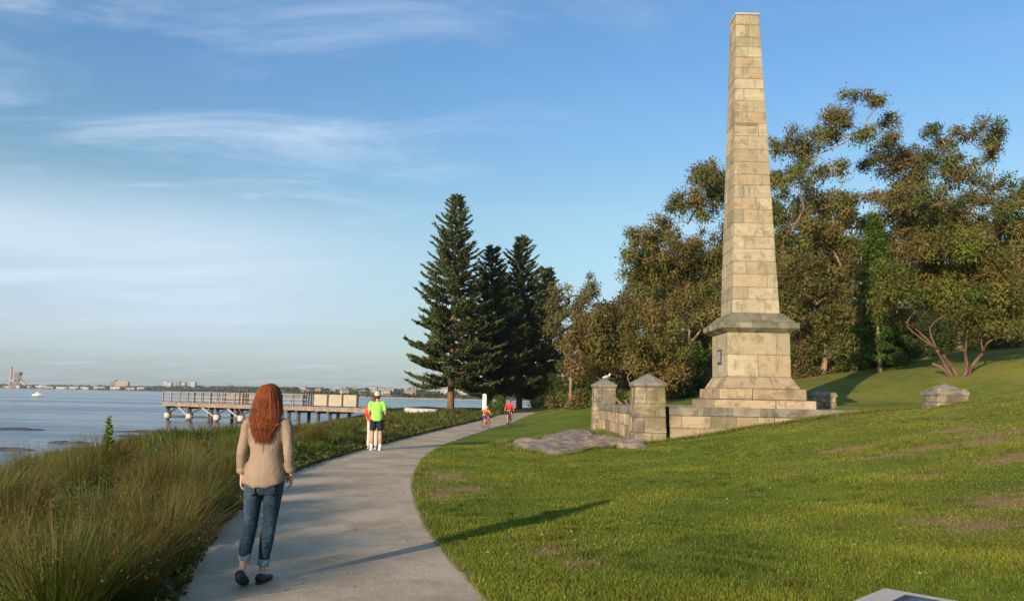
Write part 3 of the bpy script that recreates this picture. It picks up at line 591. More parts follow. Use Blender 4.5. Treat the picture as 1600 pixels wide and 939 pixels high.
# bushes along the foot of the trees
def bush(px, py, rx, ry, Y, seed, pal, label, name='bush', leaf=.22, group='bushes at the foot of the trees', dens=1.):
    rng = np.random.default_rng(seed); c = at(px, py, Y); k = Y / F; rx *= k; ry *= k; gz = z1(c[0], c[1])
    root = empty(name, (c[0], c[1], gz)); tag(root, label, 'bush', group); LV = []; LT = []; B = np.array([c[0], c[1], gz])
    top = max(c[2] + ry, gz + .6); ry_ = (top - gz); wood = MB()
    nc = int(dens * 26 * max(.4, rx * ry_ / 2)); 
    for i in range(min(nc, 150)):
        u = unit(rng.normal(0, 1, 3)); u[2] = abs(u[2]); q = u * (rng.uniform(.3, 1) ** .4) * np.array([rx, min(rx, 2.), ry_]) * .85
        if i % 4 == 0: wood.tube([(q[0] * .1, q[1] * .1, -.1), tuple(q * .5 + rng.normal(0, .06, 3)), tuple(q)], [.05, .03, .008], (0, 1, 0), 5, 2, False)
        cr = rng.uniform(.35, .6); n = int(62 * (.22 / leaf) ** 1.5); v = unit(rng.normal(0, 1, (n, 3))); p = q + v * rng.uniform(.1, 1, (n, 1)) ** .5 * cr
        D = unit(v + rng.normal(0, .5, (n, 3)) + np.array([0, 0, .2])); Nn = unit(v + rng.normal(0, .7, (n, 3))); ln = leaf * rng.uniform(.6, 1.3, n); V = leaftri(p, D, Nn, ln, ln * .5); LV.append(V)
        LT.append(np.repeat(np.clip(pal[rng.integers(len(pal))][None] * rng.uniform(.7, 1.3, (n, 1)), 0, 1), 3, 0))
    wood.build('stem', mat_gum, root); V = np.concatenate(LV); V[:, 2] = np.maximum(V[:, 2], -.05)
    link('foliage', np_mesh('foliage', V, np.arange(len(V)).reshape(-1, 3), np.concatenate(LT)), mat_leaf, root)
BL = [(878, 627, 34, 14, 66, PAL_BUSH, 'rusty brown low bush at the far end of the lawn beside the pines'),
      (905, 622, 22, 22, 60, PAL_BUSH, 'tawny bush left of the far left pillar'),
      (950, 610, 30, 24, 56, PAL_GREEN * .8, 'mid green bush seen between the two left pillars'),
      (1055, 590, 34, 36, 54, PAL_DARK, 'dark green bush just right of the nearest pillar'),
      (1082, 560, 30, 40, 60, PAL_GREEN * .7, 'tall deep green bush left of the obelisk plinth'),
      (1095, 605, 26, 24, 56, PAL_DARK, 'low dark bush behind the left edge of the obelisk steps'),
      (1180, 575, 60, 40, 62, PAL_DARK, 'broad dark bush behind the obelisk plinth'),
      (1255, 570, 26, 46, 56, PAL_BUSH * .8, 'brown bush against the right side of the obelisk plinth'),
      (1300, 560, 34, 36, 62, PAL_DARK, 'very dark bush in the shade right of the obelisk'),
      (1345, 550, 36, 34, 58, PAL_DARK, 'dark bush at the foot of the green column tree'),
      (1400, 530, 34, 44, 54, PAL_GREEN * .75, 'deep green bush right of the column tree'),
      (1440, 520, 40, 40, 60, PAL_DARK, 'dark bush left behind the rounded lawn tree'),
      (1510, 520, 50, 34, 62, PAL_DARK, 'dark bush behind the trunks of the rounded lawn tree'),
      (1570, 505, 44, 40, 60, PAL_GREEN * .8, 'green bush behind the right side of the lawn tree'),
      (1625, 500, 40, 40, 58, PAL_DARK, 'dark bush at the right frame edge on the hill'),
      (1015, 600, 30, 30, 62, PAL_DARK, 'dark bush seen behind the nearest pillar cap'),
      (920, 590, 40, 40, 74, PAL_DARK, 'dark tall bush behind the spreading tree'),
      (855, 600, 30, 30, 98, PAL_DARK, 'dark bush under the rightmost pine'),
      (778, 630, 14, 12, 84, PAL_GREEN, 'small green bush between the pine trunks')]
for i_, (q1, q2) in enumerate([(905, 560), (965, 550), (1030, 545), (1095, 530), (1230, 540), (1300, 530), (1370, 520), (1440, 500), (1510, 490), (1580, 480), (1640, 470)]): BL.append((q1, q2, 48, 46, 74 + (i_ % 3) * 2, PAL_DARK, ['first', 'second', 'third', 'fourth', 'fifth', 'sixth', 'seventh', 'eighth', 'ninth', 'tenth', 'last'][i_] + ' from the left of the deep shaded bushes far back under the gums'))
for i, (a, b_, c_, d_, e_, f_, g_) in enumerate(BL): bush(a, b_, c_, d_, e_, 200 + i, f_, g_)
# Norfolk pines
def pine(px, pyb, pyt, Y, wpx, seed, label, low=.11):
    rng = np.random.default_rng(seed); bs = at(px, pyb, Y); bz = z1(bs[0], bs[1]); tp_ = at(px, pyt, Y); H = tp_[2] - bz; wd = wpx * Y / F
    root = empty('norfolk_pine', (bs[0], bs[1], bz - .1)); tag(root, label, 'tree', 'row of pines beyond the path')
    tr = MB(); tr.tube([(0, 0, -.2), (0, 0, .5), (0, 0, H * .5), (0, 0, H)], [.50, .40, .26, .03], (0, 1, 0), 10, 5)
    P = []; D = []; T = []; limbs = MB(); h = low * H; k = 0
    while h < H * .985:
        f = (h - low * H) / (H * (1 - low)); L_ = wd * 1.08 * (1 - f) ** .80 * (1.0 if f > .07 else .86) + .25 * (f < .97)
        nb = 6 if f < .85 else 5; a0 = rng.uniform(0, 2 * pi)
        for j in range(nb):
            a = a0 + 2 * pi * j / nb + rng.normal(0, .12); l = L_ * rng.choice((.6, .85, 1, 1.05, 1.18)) * rng.uniform(.9, 1.06); o = np.array([cos(a), sin(a), 0.]); sd = np.array([-sin(a), cos(a), 0.])
            rise = .10 + .62 * f ** 1.4 + rng.normal(0, .05); droop = (.16 + rng.uniform(-.08, .10)) * (1 - f)
            def pt_(t): return np.array([0, 0, h]) + o * l * t + np.array([0, 0, l * (rise * t - droop * t * (1.6 - t) + .12 * t ** 4)])
            limbs.tube([pt_(0), pt_(.5), pt_(1)], [.07 * (1 - f) + .02, .05 * (1 - f) + .015, .01], (0, 0, 1), 4, 2, False)
            nbl = max(6, int(l / .22))
            for q in range(nbl):
                t = .22 + .78 * (q + rng.random()) / nbl
                for s in (-1, 1):
                    bl = min(1.35, (.72 + .30 * l * (1 - t)) * (1 - .42 * f)) * rng.uniform(.6, 1.05)
                    d = unit(o * rng.uniform(.5, .9) + sd * s * rng.uniform(.5, .9) + np.array([0, 0, rng.uniform(.05, .45)])); b0 = pt_(t)
                    n = max(4, int(bl * 15)); u = rng.random((n, 1)); P.append(b0 + d * bl * u + rng.normal(0, .035, (n, 3)) + np.array([0, 0, .18]) * u ** 2 * bl)
                    D.append(unit(d + rng.normal(0, .38, (n, 3)) + np.array([0, 0, .25]))); T.append(np.repeat(rng.uniform(.75, 1.25) * np.array([[1, 1, 1]]), n, 0) * (1 + .35 * u))
        h += max(.40, .76 - .25 * f) * rng.uniform(.85, 1.15); k += 1
    P = np.concatenate(P); D = np.concatenate(D); T = np.concatenate(T); n = len(P)
    V = leaftri(P, D, unit(rng.normal(0, 1, (n, 3)) + np.array([0, 0, .6])), .40 * rng.uniform(.7, 1.3, n), .16 * rng.uniform(.8, 1.2, n))
    tint = np.clip(np.array([.062, .082, .026]) * T * rng.uniform(.7, 1.3, (n, 1)), 0, 1)
    tr.build('trunk', mat_pine, root, smooth=True); limbs.build('limb', mat_pine, root)
    link('crown', np_mesh('crown', V, np.arange(len(V)).reshape(-1, 3), np.repeat(tint, 3, 0)), mat_needle, root); return root
pine(704, 635, 301, 90, 72, 41, 'nearest and tallest pine with clear brown trunk left of the row')
pine(764, 637, 384, 97, 68, 42, 'second pine from the left with dark lower trunk')
pine(811, 638, 367, 101, 70, 43, 'third pine in the row with narrow top')
pine(850, 638, 414, 110, 60, 44, 'rightmost dark pine next to the gums')
pine(786, 636, 425, 118, 66, 45, 'shorter pine hidden between the second and third pines', .2)

# ------------------------------------------------------------------ lawn blades
def blades(name, P, H, Wd, lean, tint0, tint1, seg=1, rng=RNG, mat=None):
    """P base points; each blade a bent tapering strip of seg quads + tip"""
    n = len(P); a = rng.uniform(0, 2 * pi, n); sd = np.stack([np.cos(a), np.sin(a), a * 0], 1); la = rng.uniform(0, 2 * pi, n); ld = np.stack([np.cos(la), np.sin(la), la * 0], 1) * lean[:, None]
    up = np.array([0, 0, 1.]); rows = []
    ts = np.linspace(0, 1, seg + 1)
    for t in ts[:-1]:
        c = P + up * (H * t)[:, None] * (1 - .25 * t * np.minimum(lean, 1.2))[:, None] + ld * (H * t ** 2)[:, None]; w = (Wd * (1 - t * .6) / 2)[:, None]
        rows += [c - sd * w, c + sd * w]
    c = P + up * (H * (1 - .25 * np.minimum(lean, 1.2)))[:, None] + ld * H[:, None]; rows.append(c)
    V = np.stack(rows, 1); k = V.shape[1]; idx = np.arange(n)[:, None] * k
    fl = []
    for s in range(seg - 1): fl += [idx + np.array([[2 * s, 2 * s + 1, 2 * s + 3]]), idx + np.array([[2 * s, 2 * s + 3, 2 * s + 2]])]
    fl.append(idx + np.array([[k - 3, k - 2, k - 1]]))
    Fx = np.concatenate(fl); tv = []
    for t in list(ts[:-1]): tv += [t, t]
    tv = np.array(tv + [1.])[None, :, None]; T = tint0[:, None, :] * (1 - tv) + tint1[:, None, :] * tv
    return np_mesh(name, V.reshape(-1, 3), Fx, T.reshape(-1, 3))
def lawn():
    rng = np.random.default_rng(5); NB = 660000
    # sample depth with density ~ 1/d^1.4 within the view
    d = 3.4 * (26 / 3.4) ** (rng.random(NB) ** .80); x = rng.uniform(-.34, .86, NB) * d
    ok = (x > Redge(d) - .02 + rng.exponential(.03, NB)) ; x = x[ok]; d = d[ok]
    inside = (x > 3.7) & (d > 24.6); x = x[~inside]; d = d[~inside]
    dm = dirt(x, d) + .5 * (np.sin(x * 9 + np.sin(d * 7) * 2) * np.sin(d * 8 + x * 3)) * .6
    ok = rng.random(len(x)) > np.clip((dm - .45) * 1.6, 0, .8); x = x[ok]; d = d[ok]; n = len(x)
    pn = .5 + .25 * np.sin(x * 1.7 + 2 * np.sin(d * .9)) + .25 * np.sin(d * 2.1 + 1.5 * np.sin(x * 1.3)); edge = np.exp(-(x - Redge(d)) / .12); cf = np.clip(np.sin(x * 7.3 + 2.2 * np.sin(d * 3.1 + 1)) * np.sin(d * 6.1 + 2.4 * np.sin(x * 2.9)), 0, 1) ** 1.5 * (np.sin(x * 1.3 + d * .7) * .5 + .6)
    H = (.020 + .016 * pn + .045 * edge + .030 * cf) * rng.uniform(.6, 1.4, n) * (1 + d * .012); Wd = .0048 * (1 + d * .10) * rng.uniform(.8, 1.3, n)
    g1 = np.array([.14, .22, .02]); g2 = np.array([.34, .345, .036]); dr = np.array([.46, .36, .15])
    m_ = np.clip(pn * .7 + rng.normal(0, .25, n), 0, 1)[:, None]; c = g1 * (1 - m_) + g2 * m_
    dry = (rng.random(n) < .05 + .18 * sstep(4, 13, x) * (pn < .6)+ .5 * np.clip(dirt(x, d), 0, 1))[:, None]; c = np.where(dry, dr * rng.uniform(.6, 1.1, (n, 1)), c)
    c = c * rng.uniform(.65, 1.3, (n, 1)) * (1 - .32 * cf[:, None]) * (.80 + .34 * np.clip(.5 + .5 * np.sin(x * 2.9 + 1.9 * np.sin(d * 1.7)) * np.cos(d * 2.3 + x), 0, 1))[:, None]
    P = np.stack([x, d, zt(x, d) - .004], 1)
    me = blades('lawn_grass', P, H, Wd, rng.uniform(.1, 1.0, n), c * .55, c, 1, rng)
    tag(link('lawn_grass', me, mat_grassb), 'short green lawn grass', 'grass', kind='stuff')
lawn()
def base_grass():
    rng = np.random.default_rng(8); Q_ = []
    n = 9000; x = rng.uniform(3.7, 12.5, n); Q_.append(np.stack([x, 24.78 - np.abs(rng.normal(0, .10, n))], 1))
    n = 4000; Q_.append(np.stack([3.84 - np.abs(rng.normal(0, .08, n)), rng.uniform(25, 35, n)], 1))
    for px_, py_ in ((x1_, y1_), (x2_, y2_)):
        n = 2600; a = rng.uniform(0, 2 * pi, n); k = .53 / np.maximum(np.abs(np.cos(a)), np.abs(np.sin(a))) + np.abs(rng.normal(0, .07, n)); q = np.stack([px_ + np.cos(a) * k, py_ + np.sin(a) * k], 1); q = q[(q[:, 0] < 4.05) | (q[:, 1] < 24.8)]; Q_.append(q)
    n = 9000; a = rng.uniform(-pi, pi, n); r_ = np.interp(a, ang, rad, period=2 * pi) * (1 + .05 * np.sin(a * 9) + .03 * np.sin(a * 17 + 1)) * (.985 + np.abs(rng.normal(0, .035, n))); q = np.stack([cxy[0] + np.cos(a) * r_, cxy[1] + np.sin(a) * r_], 1); Q_.append(q[(q[:, 0] < 3.7)])
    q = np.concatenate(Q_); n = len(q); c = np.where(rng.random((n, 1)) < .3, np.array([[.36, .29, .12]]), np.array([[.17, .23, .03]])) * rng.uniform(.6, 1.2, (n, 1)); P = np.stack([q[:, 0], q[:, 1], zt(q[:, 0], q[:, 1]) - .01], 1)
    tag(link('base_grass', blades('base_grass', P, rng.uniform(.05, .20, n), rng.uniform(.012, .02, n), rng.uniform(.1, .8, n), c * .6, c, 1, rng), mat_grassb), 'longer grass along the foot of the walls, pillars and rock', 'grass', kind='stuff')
base_grass()

# ------------------------------------------------------------------ shore vegetation
G_ST = np.array([[.085, .15, .02], [.12, .17, .025], [.07, .12, .018], [.13, .15, .03]])
G_TIP = np.array([[.17, .20, .045], [.21, .17, .055], [.22, .12, .05], [.12, .18, .03]])
def tuft_arrays(rng, n, R_, Hh, spread):
    """stems of one tussock: base points, outward curve"""
    a = rng.uniform(0, 2 * pi, n); r = R_ * np.sqrt(rng.random(n)) * .45; P = np.stack([np.cos(a) * r, np.sin(a) * r, np.zeros(n)], 1)
    out = np.stack([np.cos(a), np.sin(a), np.zeros(n)], 1); out = unit(out + rng.normal(0, .35, (n, 3)) * [1, 1, 0]); s = spread * rng.uniform(.1, 1.1, n) ** 1.1
    return P, out, Hh * rng.uniform(.55, 1.12, n), s
def strips(P, out, H, s, w, c0, c1, seg=4, rng=RNG):
    n = len(P); rows = []; tv = []
    az_ = rng.uniform(0, pi, n); sd = unit(np.stack([-out[:, 1], out[:, 0], np.zeros(n)], 1) + .8 * np.stack([np.cos(az_), np.sin(az_), np.zeros(n)], 1))
    for i in range(seg):
        t = i / seg; c = P + out * (H * s * (t ** 1.7))[:, None] + np.array([0, 0, 1.]) * (H * (t - .30 * s * t * t * t))[:, None]; ww = (w * (1 - .75 * t) / 2)[:, None]; rows += [c - sd * ww, c + sd * ww]; tv += [t, t]
    c = P + out * (H * s)[:, None] + np.array([0, 0, 1.]) * (H * (1 - .30 * s))[:, None]; rows.append(c); tv.append(1.)
    V = np.stack(rows, 1); k = V.shape[1]; idx = np.arange(n)[:, None] * k; fl = []
    for q in range(seg - 1): fl += [idx + np.array([[2 * q, 2 * q + 1, 2 * q + 3]]), idx + np.array([[2 * q, 2 * q + 3, 2 * q + 2]])]
    fl.append(idx + np.array([[k - 3, k - 2, k - 1]])); tv = np.array(tv)[None, :, None] ** 1.5
    T = c0[:, None, :] * (1 - tv) + c1[:, None, :] * tv
    return V.reshape(-1, 3), np.concatenate(fl), T.reshape(-1, 3)
def tussock_mesh(seed, n=620, R_=.42, H=.95, spread=.75, gr=1., tipc=(1, 1, 1)):
    rng = np.random.default_rng(seed); P, out, Hh, s = tuft_arrays(rng, n, R_, H, spread); i = rng.integers(0, 4, n)
    c0 = G_ST[i] * gr * rng.uniform(.45, 1.15, (n, 1)); c1 = G_TIP[rng.integers(0, 4, n)] * np.array(tipc) * rng.uniform(.5, 1.4, (n, 1))
    V, Fx, T = strips(P, out, Hh, s, .0075 * rng.uniform(.7, 1.3, n), c0, c1, 4, rng)
    # seed heads near the tips of some stems
    sel = rng.random(n) < .25; tp_ = P + out * (Hh * s)[:, None] + np.array([0, 0, 1.]) * (Hh * (1 - .3 * s))[:, None]; tp_ = tp_[sel]; m_ = len(tp_)
    q = np.repeat(tp_, 4, 0) - out[sel].repeat(4, 0) * rng.uniform(.0, .09, (m_ * 4, 1)) - np.array([0, 0, 1]) * rng.uniform(0, .06, (m_ * 4, 1)) + rng.normal(0, .006, (m_ * 4, 3))
    V2, Q2 = leaves(q, unit(rng.normal(0, .5, (m_ * 4, 3)) + [0, 0, 1]), unit(rng.normal(0, 1, (m_ * 4, 3))), np.full(m_ * 4, .022), np.full(m_ * 4, .006))
    F2 = np.concatenate([Q2[:, [0, 1, 2]], Q2[:, [0, 2, 3]]]) + len(V); T2 = np.repeat(np.array([[.20, .12, .055]]) * rng.uniform(.6, 1.2, (m_ * 4, 1)), 4, 0)
    return np_mesh('grass_tussock', np.concatenate([V, V2]), np.concatenate([Fx, F2]), np.concatenate([T, T2]))
TM = [tussock_mesh(61, 900, .50, 1.0, .75), tussock_mesh(62, 760, .42, .9, .6), tussock_mesh(63, 950, .6, 1.05, .95, .9, (1.15, .8, .9)), tussock_mesh(64, 700, .5, .9, .8, 1.35, (.8, 1.15, .8)), tussock_mesh(65, 700, .45, .95, .7, .6, (1.0, .7, .8))]
TS = [  # px, py(base), Y, mesh, scale, label
    (90, 960, 5.6, 0, .86, 'large green tussock with upright tawny stems in the bottom left corner'),
    (245, 860, 7.2, 2, .80, 'wide spreading tussock with arching seed stems beside the path'),
    (-20, 930, 6.2, 1, .86, 'green tussock cut off by the left frame edge'),
    (150, 830, 8.6, 1, .85, 'slender tussock behind the large bottom left one'),
    (300, 790, 9.4, 0, .72, 'reddish tipped tussock close to the woman at the path edge'),
    (30, 800, 10.2, 2, .75, 'broad tussock in the middle of the bank at far left'),
    (215, 775, 11.3, 2, .80, 'tussock with splayed pale stems in mid bank'),
    (120, 765, 12.5, 0, .85, 'tall tussock standing before the water on the left'),
    (50, 740, 13.2, 1, .95, 'dark clumped tussock at the top left of the bank'),
    (330, 740, 14.5, 1, .75, 'small tussock left of the woman beyond the path edge'),
    (170, 940, 6.1, 2, .70, 'low arching tussock right of the big one in the bottom left corner'),
    (20, 860, 7.4, 2, .85, 'wide tussock behind the corner tussock at the left edge'),
    (350, 770, 10.6, 1, .5, 'short green tussock hidden partly behind the woman'),
    (270, 745, 13.6, 0, .9, 'upright tussock in mid bank left of the woman'),
    (160, 725, 15.6, 2, 1.0, 'wide brown tussock near the tall weed'),
    (370, 720, 18.5, 0, .9, 'tussock just left of the woman at elbow height'),
    (-30, 780, 9.0, 0, .9, 'tall tussock half outside the left frame edge'),
    (540, 690, 27.0, 0, .95, 'green tussock left of the pair standing on the path'),
    (490, 700, 23.0, 2, .95, 'bushy green tussock on the path edge right of the woman')]
for i, (px, py, Y, k, sc, lab) in enumerate(TS):
    p = at(px, py, Y); k = k if i % 3 else (3 if i % 2 else 4); k = 0 if i == 0 else k; o = link('grass_tussock', TM[k], mat_grassb); o.location = (p[0], Y, z1(p[0], Y) - .02); o.scale = (sc * 1.12, sc * 1.12, sc * 1.04); o.rotation_euler = (0, 0, i * 1.7); tag(o, lab, 'grass tussock', 'tussocks in the shore bank')
for i, (y, dx, k, sc, lab) in enumerate([(6.7, .75, 3, .85, 'full tussock at the path edge between the two lowest shadow bands'), (8.0, .85, 1, .95, 'tall dense tussock a little back from the path edge by the woman'), (9.7, .85, 4, .95, 'dark tall tussock on the bank level with the woman'), (11.6, .9, 0, .9, 'tall tussock on the bank just past the woman'), (14.3, .8, 1, .9, 'tall tussock at the path edge farther on, partly behind the woman'), (7.4, .42, 0, .62, 'tussock leaning over the path edge left of the long shadow'), (8.9, .45, 1, .72, 'tussock at the path edge a stride ahead of the woman'), (10.6, .40, 0, .70, 'green tussock hard against the concrete beyond the woman'), (12.6, .5, 2, .62, 'small arching tussock on the path edge hidden behind the woman'), (5.9, .5, 1, .60, 'low tussock by the path at the bottom edge of the photo')]):
    x = float(Ledge(y)) - dx; o = link('grass_tussock', TM[k], mat_grassb); o.location = (x, y, z1(x, y) - .02); o.scale = (sc,) * 3; o.rotation_euler = (0, 0, i * 2.3 + 1); tag(o, lab, 'grass tussock', 'tussocks in the shore bank')
def bank():
    rng = np.random.default_rng(9); A = dict(V=[], F=[], T=[]); base = 0
    def put(V, Fx, T):
        nonlocal base
        A['V'].append(V); A['F'].append(Fx + base); A['T'].append(T); base += len(V)
    # tufts, number falling with distance; each tuft fewer and wider stems farther away
    n_t = 0
    for it in range(6300):
        y = 3.5 * (78 / 3.5) ** (rng.random() ** .72); L = float(Ledge(y)); B_ = float(np.interp(y, BY, BX))
        x = rng.uniform(max(B_ - 1.5, -.72 * y - 1), L - .12)
        if x > L - .35 and rng.random() < .4: continue
        if y > 55 and rng.random() < .3: continue
        if sin(x * 1.9 + 1.7 * sin(y * .8) + 2) * sin(y * 1.15 + 1.2 * sin(x * .9)) > .55 and y < 30: continue
        far = y / 10; n = int(np.clip(72 / (.45 + far), 8, 90)); n_t += 1
        patch = .5 + .5 * sin(x * 1.1 + 2 * sin(y * .43)) * cos(y * .7 + x * .3)
        near_edge = L - x; H = (.30 + .45 * patch) * rng.uniform(.7, 1.15) * (1 if near_edge > 1.0 else .55 + .4 * near_edge) * (.42 if y < 13 else .85)
        P, out, Hh, s = tuft_arrays(rng, n, rng.uniform(.25, .5), H, rng.uniform(.5, 1.0)); P = P + np.array([x, y, 0]); P[:, 2] = zt(P[:, 0], P[:, 1]) - .02
        pal = np.clip(patch * .6 + rng.normal(0, .3), 0, 1); c0 = (np.array([.07, .115, .016]) * (1 - pal) + np.array([.13, .17, .022]) * pal) * rng.uniform(.6, 1.2, (n, 1))
        tb = np.clip(.38 + .5 * sin(x * .8 - y * .5 + 1) + rng.normal(0, .35), 0, 1); vb_ = rng.choice((.5, .75, 1.0, 1.3)); c0 = c0 * vb_; c1 = vb_ * (np.array([.10, .155, .024]) * (1 - tb) + np.array([.20, .125, .042]) * tb) * rng.uniform(.6, 1.3, (n, 1))
        put(*strips(P, out, Hh, s, (.0045 + .0010 * y) * rng.uniform(.7, 1.3, n), c0, c1, 3 if y < 11 else 2, rng))
    # leafy ground weeds near the path and filling low gaps
    n = 42000; y = 3.5 * (60 / 3.5) ** (rng.random(n) ** .8); L = Ledge(y); x = L + .05 - rng.exponential(1.4, n); keep = x > -.75 * y - 1; x = x[keep]; y = y[keep]; n = len(x)
    hh = rng.random(n) * np.clip(.10 + .20 * np.abs(np.sin(x * 2.1 + y)) * np.clip((Ledge(y) - x) * 1.5, .1, 1.2), .03, .4)
    P = np.stack([x, y, zt(x, y) + hh], 1); ln = (.03 + .0035 * y) * rng.uniform(.7, 1.4, n); V, Q = leaves(P, unit(rng.normal(0, 1, (n, 3)) + [0, 0, .5]), unit(rng.normal(0, .6, (n, 3)) + [0, -.2, .8]), ln, ln * .5)
    T = np.array([.085, .12, .022]) * rng.uniform(.5, 1.5, (n, 1)); br_ = (rng.random(n) < .3)[:, None]; T = np.where(br_, np.array([.15, .10, .04]) * rng.uniform(.6, 1.3, (n, 1)), T)
    put(V, np.concatenate([Q[:, [0, 1, 2]], Q[:, [0, 2, 3]]]), np.repeat(T, 4, 0))
    tag(link('shore_grass', np_mesh('shore_grass', np.concatenate(A['V']), np.concatenate(A['F']), np.concatenate(A['T'])), mat_grassb), 'dense green and rusty brown grasses covering the shore bank', 'grass', kind='stuff')
    print('bank tris', sum(len(f) for f in A['F']))
bank()
# tall leafy weed sticking up before the water
wp = at(168, 690, 15.5); wg = z1(wp[0], 15.5); wt = empty('weed_plant', (wp[0], 15.5, wg)); tag(wt, 'single tall leafy green weed rising above the bank before the water', 'plant')
rng = np.random.default_rng(3); Hw = at(168, 651, 15.5)[2] - wg
mb = MB(); mb.tube([(0, 0, 0), (.02, 0, Hw * .5), (0, 0, Hw)], [.012, .009, .004], (0, 1, 0), 6, 3); mb.build('stem', simple('weed_stem', (.16, .2, .05), .7), wt)
n = 420; h = rng.uniform(.1, 1, n); a = rng.uniform(0, 6.283, n); D = unit(np.stack([np.cos(a), np.sin(a), .6 + rng.normal(0, .3, n)], 1)); P = np.stack([0 * h, 0 * h, h * Hw], 1) + D * (.16 * (1.15 - h) * rng.uniform(.4, 1.2, n))[:, None]
V, Q = leaves(P, D, unit(np.cross(D, [0, 0, 1.]) + rng.normal(0, .5, (n, 3)) + [0, 0, .6]), .26 * (1.2 - h) * rng.uniform(.3, 1.4, n), .035 * rng.uniform(.8, 1.2, n))
link('foliage', np_mesh('foliage', V, Q, np.repeat(np.array([[.16, .24, .05]]) * rng.uniform(.7, 1.2, (n, 1)), 4, 0)), mat_leaf, wt)

# dry leaves and small pale stones scattered on lawn and path
rng = np.random.default_rng(15); n = 1500; d = 4.5 * (30 / 4.5) ** rng.random(n); x = rng.uniform(-.3, .66, n) * d
on = (x > Ledge(d) + .05); x = x[on]; d = d[on]; keep = (d > 5.6) & ((x > Redge(d)) | (rng.random(len(x)) < .22)) & ~((x > 3.6) & (d > 24)); x = x[keep]; d = d[keep]; n = len(x)
P = np.stack([x, d, zt(x, d) + np.where(x > Redge(d), .035, .062)], 1); V, Q = leaves(P, unit(rng.normal(0, 1, (n, 3)) * [1, 1, .25]), unit(rng.normal(0, .35, (n, 3)) + [0, 0, 1]), rng.uniform(.02, .055, n), rng.uniform(.012, .026, n))
tag(link('leaf_litter', np_mesh('leaf_litter', V, Q, np.repeat(np.where((rng.random(n) < .3)[:, None], np.array([[.50, .42, .28]]), np.array([[.22, .13, .06]])) * rng.uniform(.6, 1.2, (n, 1)), 4, 0)), mat_leaf), 'scattered dry leaves on the lawn and path', 'leaves', kind='stuff')
# ------------------------------------------------------------------ jetty
mat_deck = simple('jetty_timber', (.24, .19, .145), .85, .3, 2, .3); mat_pile = simple('dark_pile', (.07, .06, .05), .85, .3, 3, .4); mat_foot = simple('white_footing', (.50, .47, .43), .8, .2, 3, .3)
mat_rail = simple('rail_timber', (.30, .235, .18), .8, .2, 3); mat_panel = simple('cream_panel', (.36, .31, .235), .75, .12, 1.5, .1); mat_brace = simple('pale_brace', (.32, .30, .27), .8, .15, 3); mat_fence = simple('grey_mesh', (.20, .19, .18), .7)
jl = at(255, 628, 89); jr = at(585, 640, 74); jl = Vector((jl[0], 89, .32)); jr = Vector((jr[0], 74, .36)); jd = (jr - jl); JL = jd.length; jt = jd.normalized(); ja = math.atan2(jt.y, jt.x)
J = empty('jetty', jl, ja); tag(J, 'long timber jetty on dark piles with white footings reaching over the water', 'jetty')
WJ = 3.2
def jx(px):   # distance along the front edge for an image column
    d = ray(px, 625); n_ = np.array([-sin(ja), cos(ja)]); o = np.array([jl.x, jl.y]); k = (o @ n_) / (d[:2] @ n_); return float((d[:2] * k - o) @ np.array([cos(ja), sin(ja)]))
mb = MB(); mb.box(-.3, JL, -.05, WJ, -.10, 0); mb.build('deck', mat_deck, J)
for y in (0., WJ - .15): mb = MB(); mb.box(-.1, JL, y, y + .18, -.42, -.103); mb.build('beam', mat_pile if y else mat_deck, J)
pilex = [262, 296, 330, 339, 370, 377, 405, 451, 466, 497, 515]
for i, px in enumerate(pilex):
    x = jx(px)
    for y in (.15, WJ - .3):
        mb = MB(); mb.tube([(x, y, -3.5), (x, y, -.42)], [.19, .17], (0, 1, 0), 8, 1); mb.build('pile', mat_pile, J, smooth=True)
        if px < 400 and i not in (2, 4):
            mb = MB(); mb.tube([(x, y, -1.72), (x, y, -1.15)], [.40, .36], (0, 1, 0), 10, 1); mb.build('pile_footing', mat_foot, J, smooth=True)
    mb = MB(); mb.box(x - .15, x + .15, -.2, WJ + .15, -.64, -.425); mb.build('cross_beam', mat_pile, J)
fx = [jx(p) for p in (262, 296, 337, 375, 413)]
for a, b_ in zip(fx[:-1], fx[1:]):
    m_ = (a + b_) / 2
    mb = MB(); mb.bar((a + .2, .0, -1.2), (m_ - .05, .0, -.5), .14); mb.build('brace', mat_pile, J)
    mb = MB(); mb.bar((m_ + .1, .02, -.5), (b_ - .2, .02, -1.3), .16); mb.build('brace', mat_brace, J)
mb = MB(); mb.box(fx[0], jx(470), .1, .2, -1.50, -1.38); mb.build('beam', mat_pile, J)
post_px = [254, 267, 280, 293, 302, 314, 328, 341, 347, 366, 378, 420, 440, 458, 472]
for px in post_px:
    x = jx(px)
    for y in (.03, WJ - .1):
        mb = MB(); mb.box(x - .06, x + .06, y - .06, y + .06, .002, 1.12); mb.build('rail_post', mat_rail, J)
for y in (.03, WJ - .1):
    for z in (1.12, .62, .25):
        mb = MB(); mb.box(-.1 if z > 1 else -.1, jx(480), y - .04, y + .04, z, z + .06); mb.build('rail', mat_rail, J)
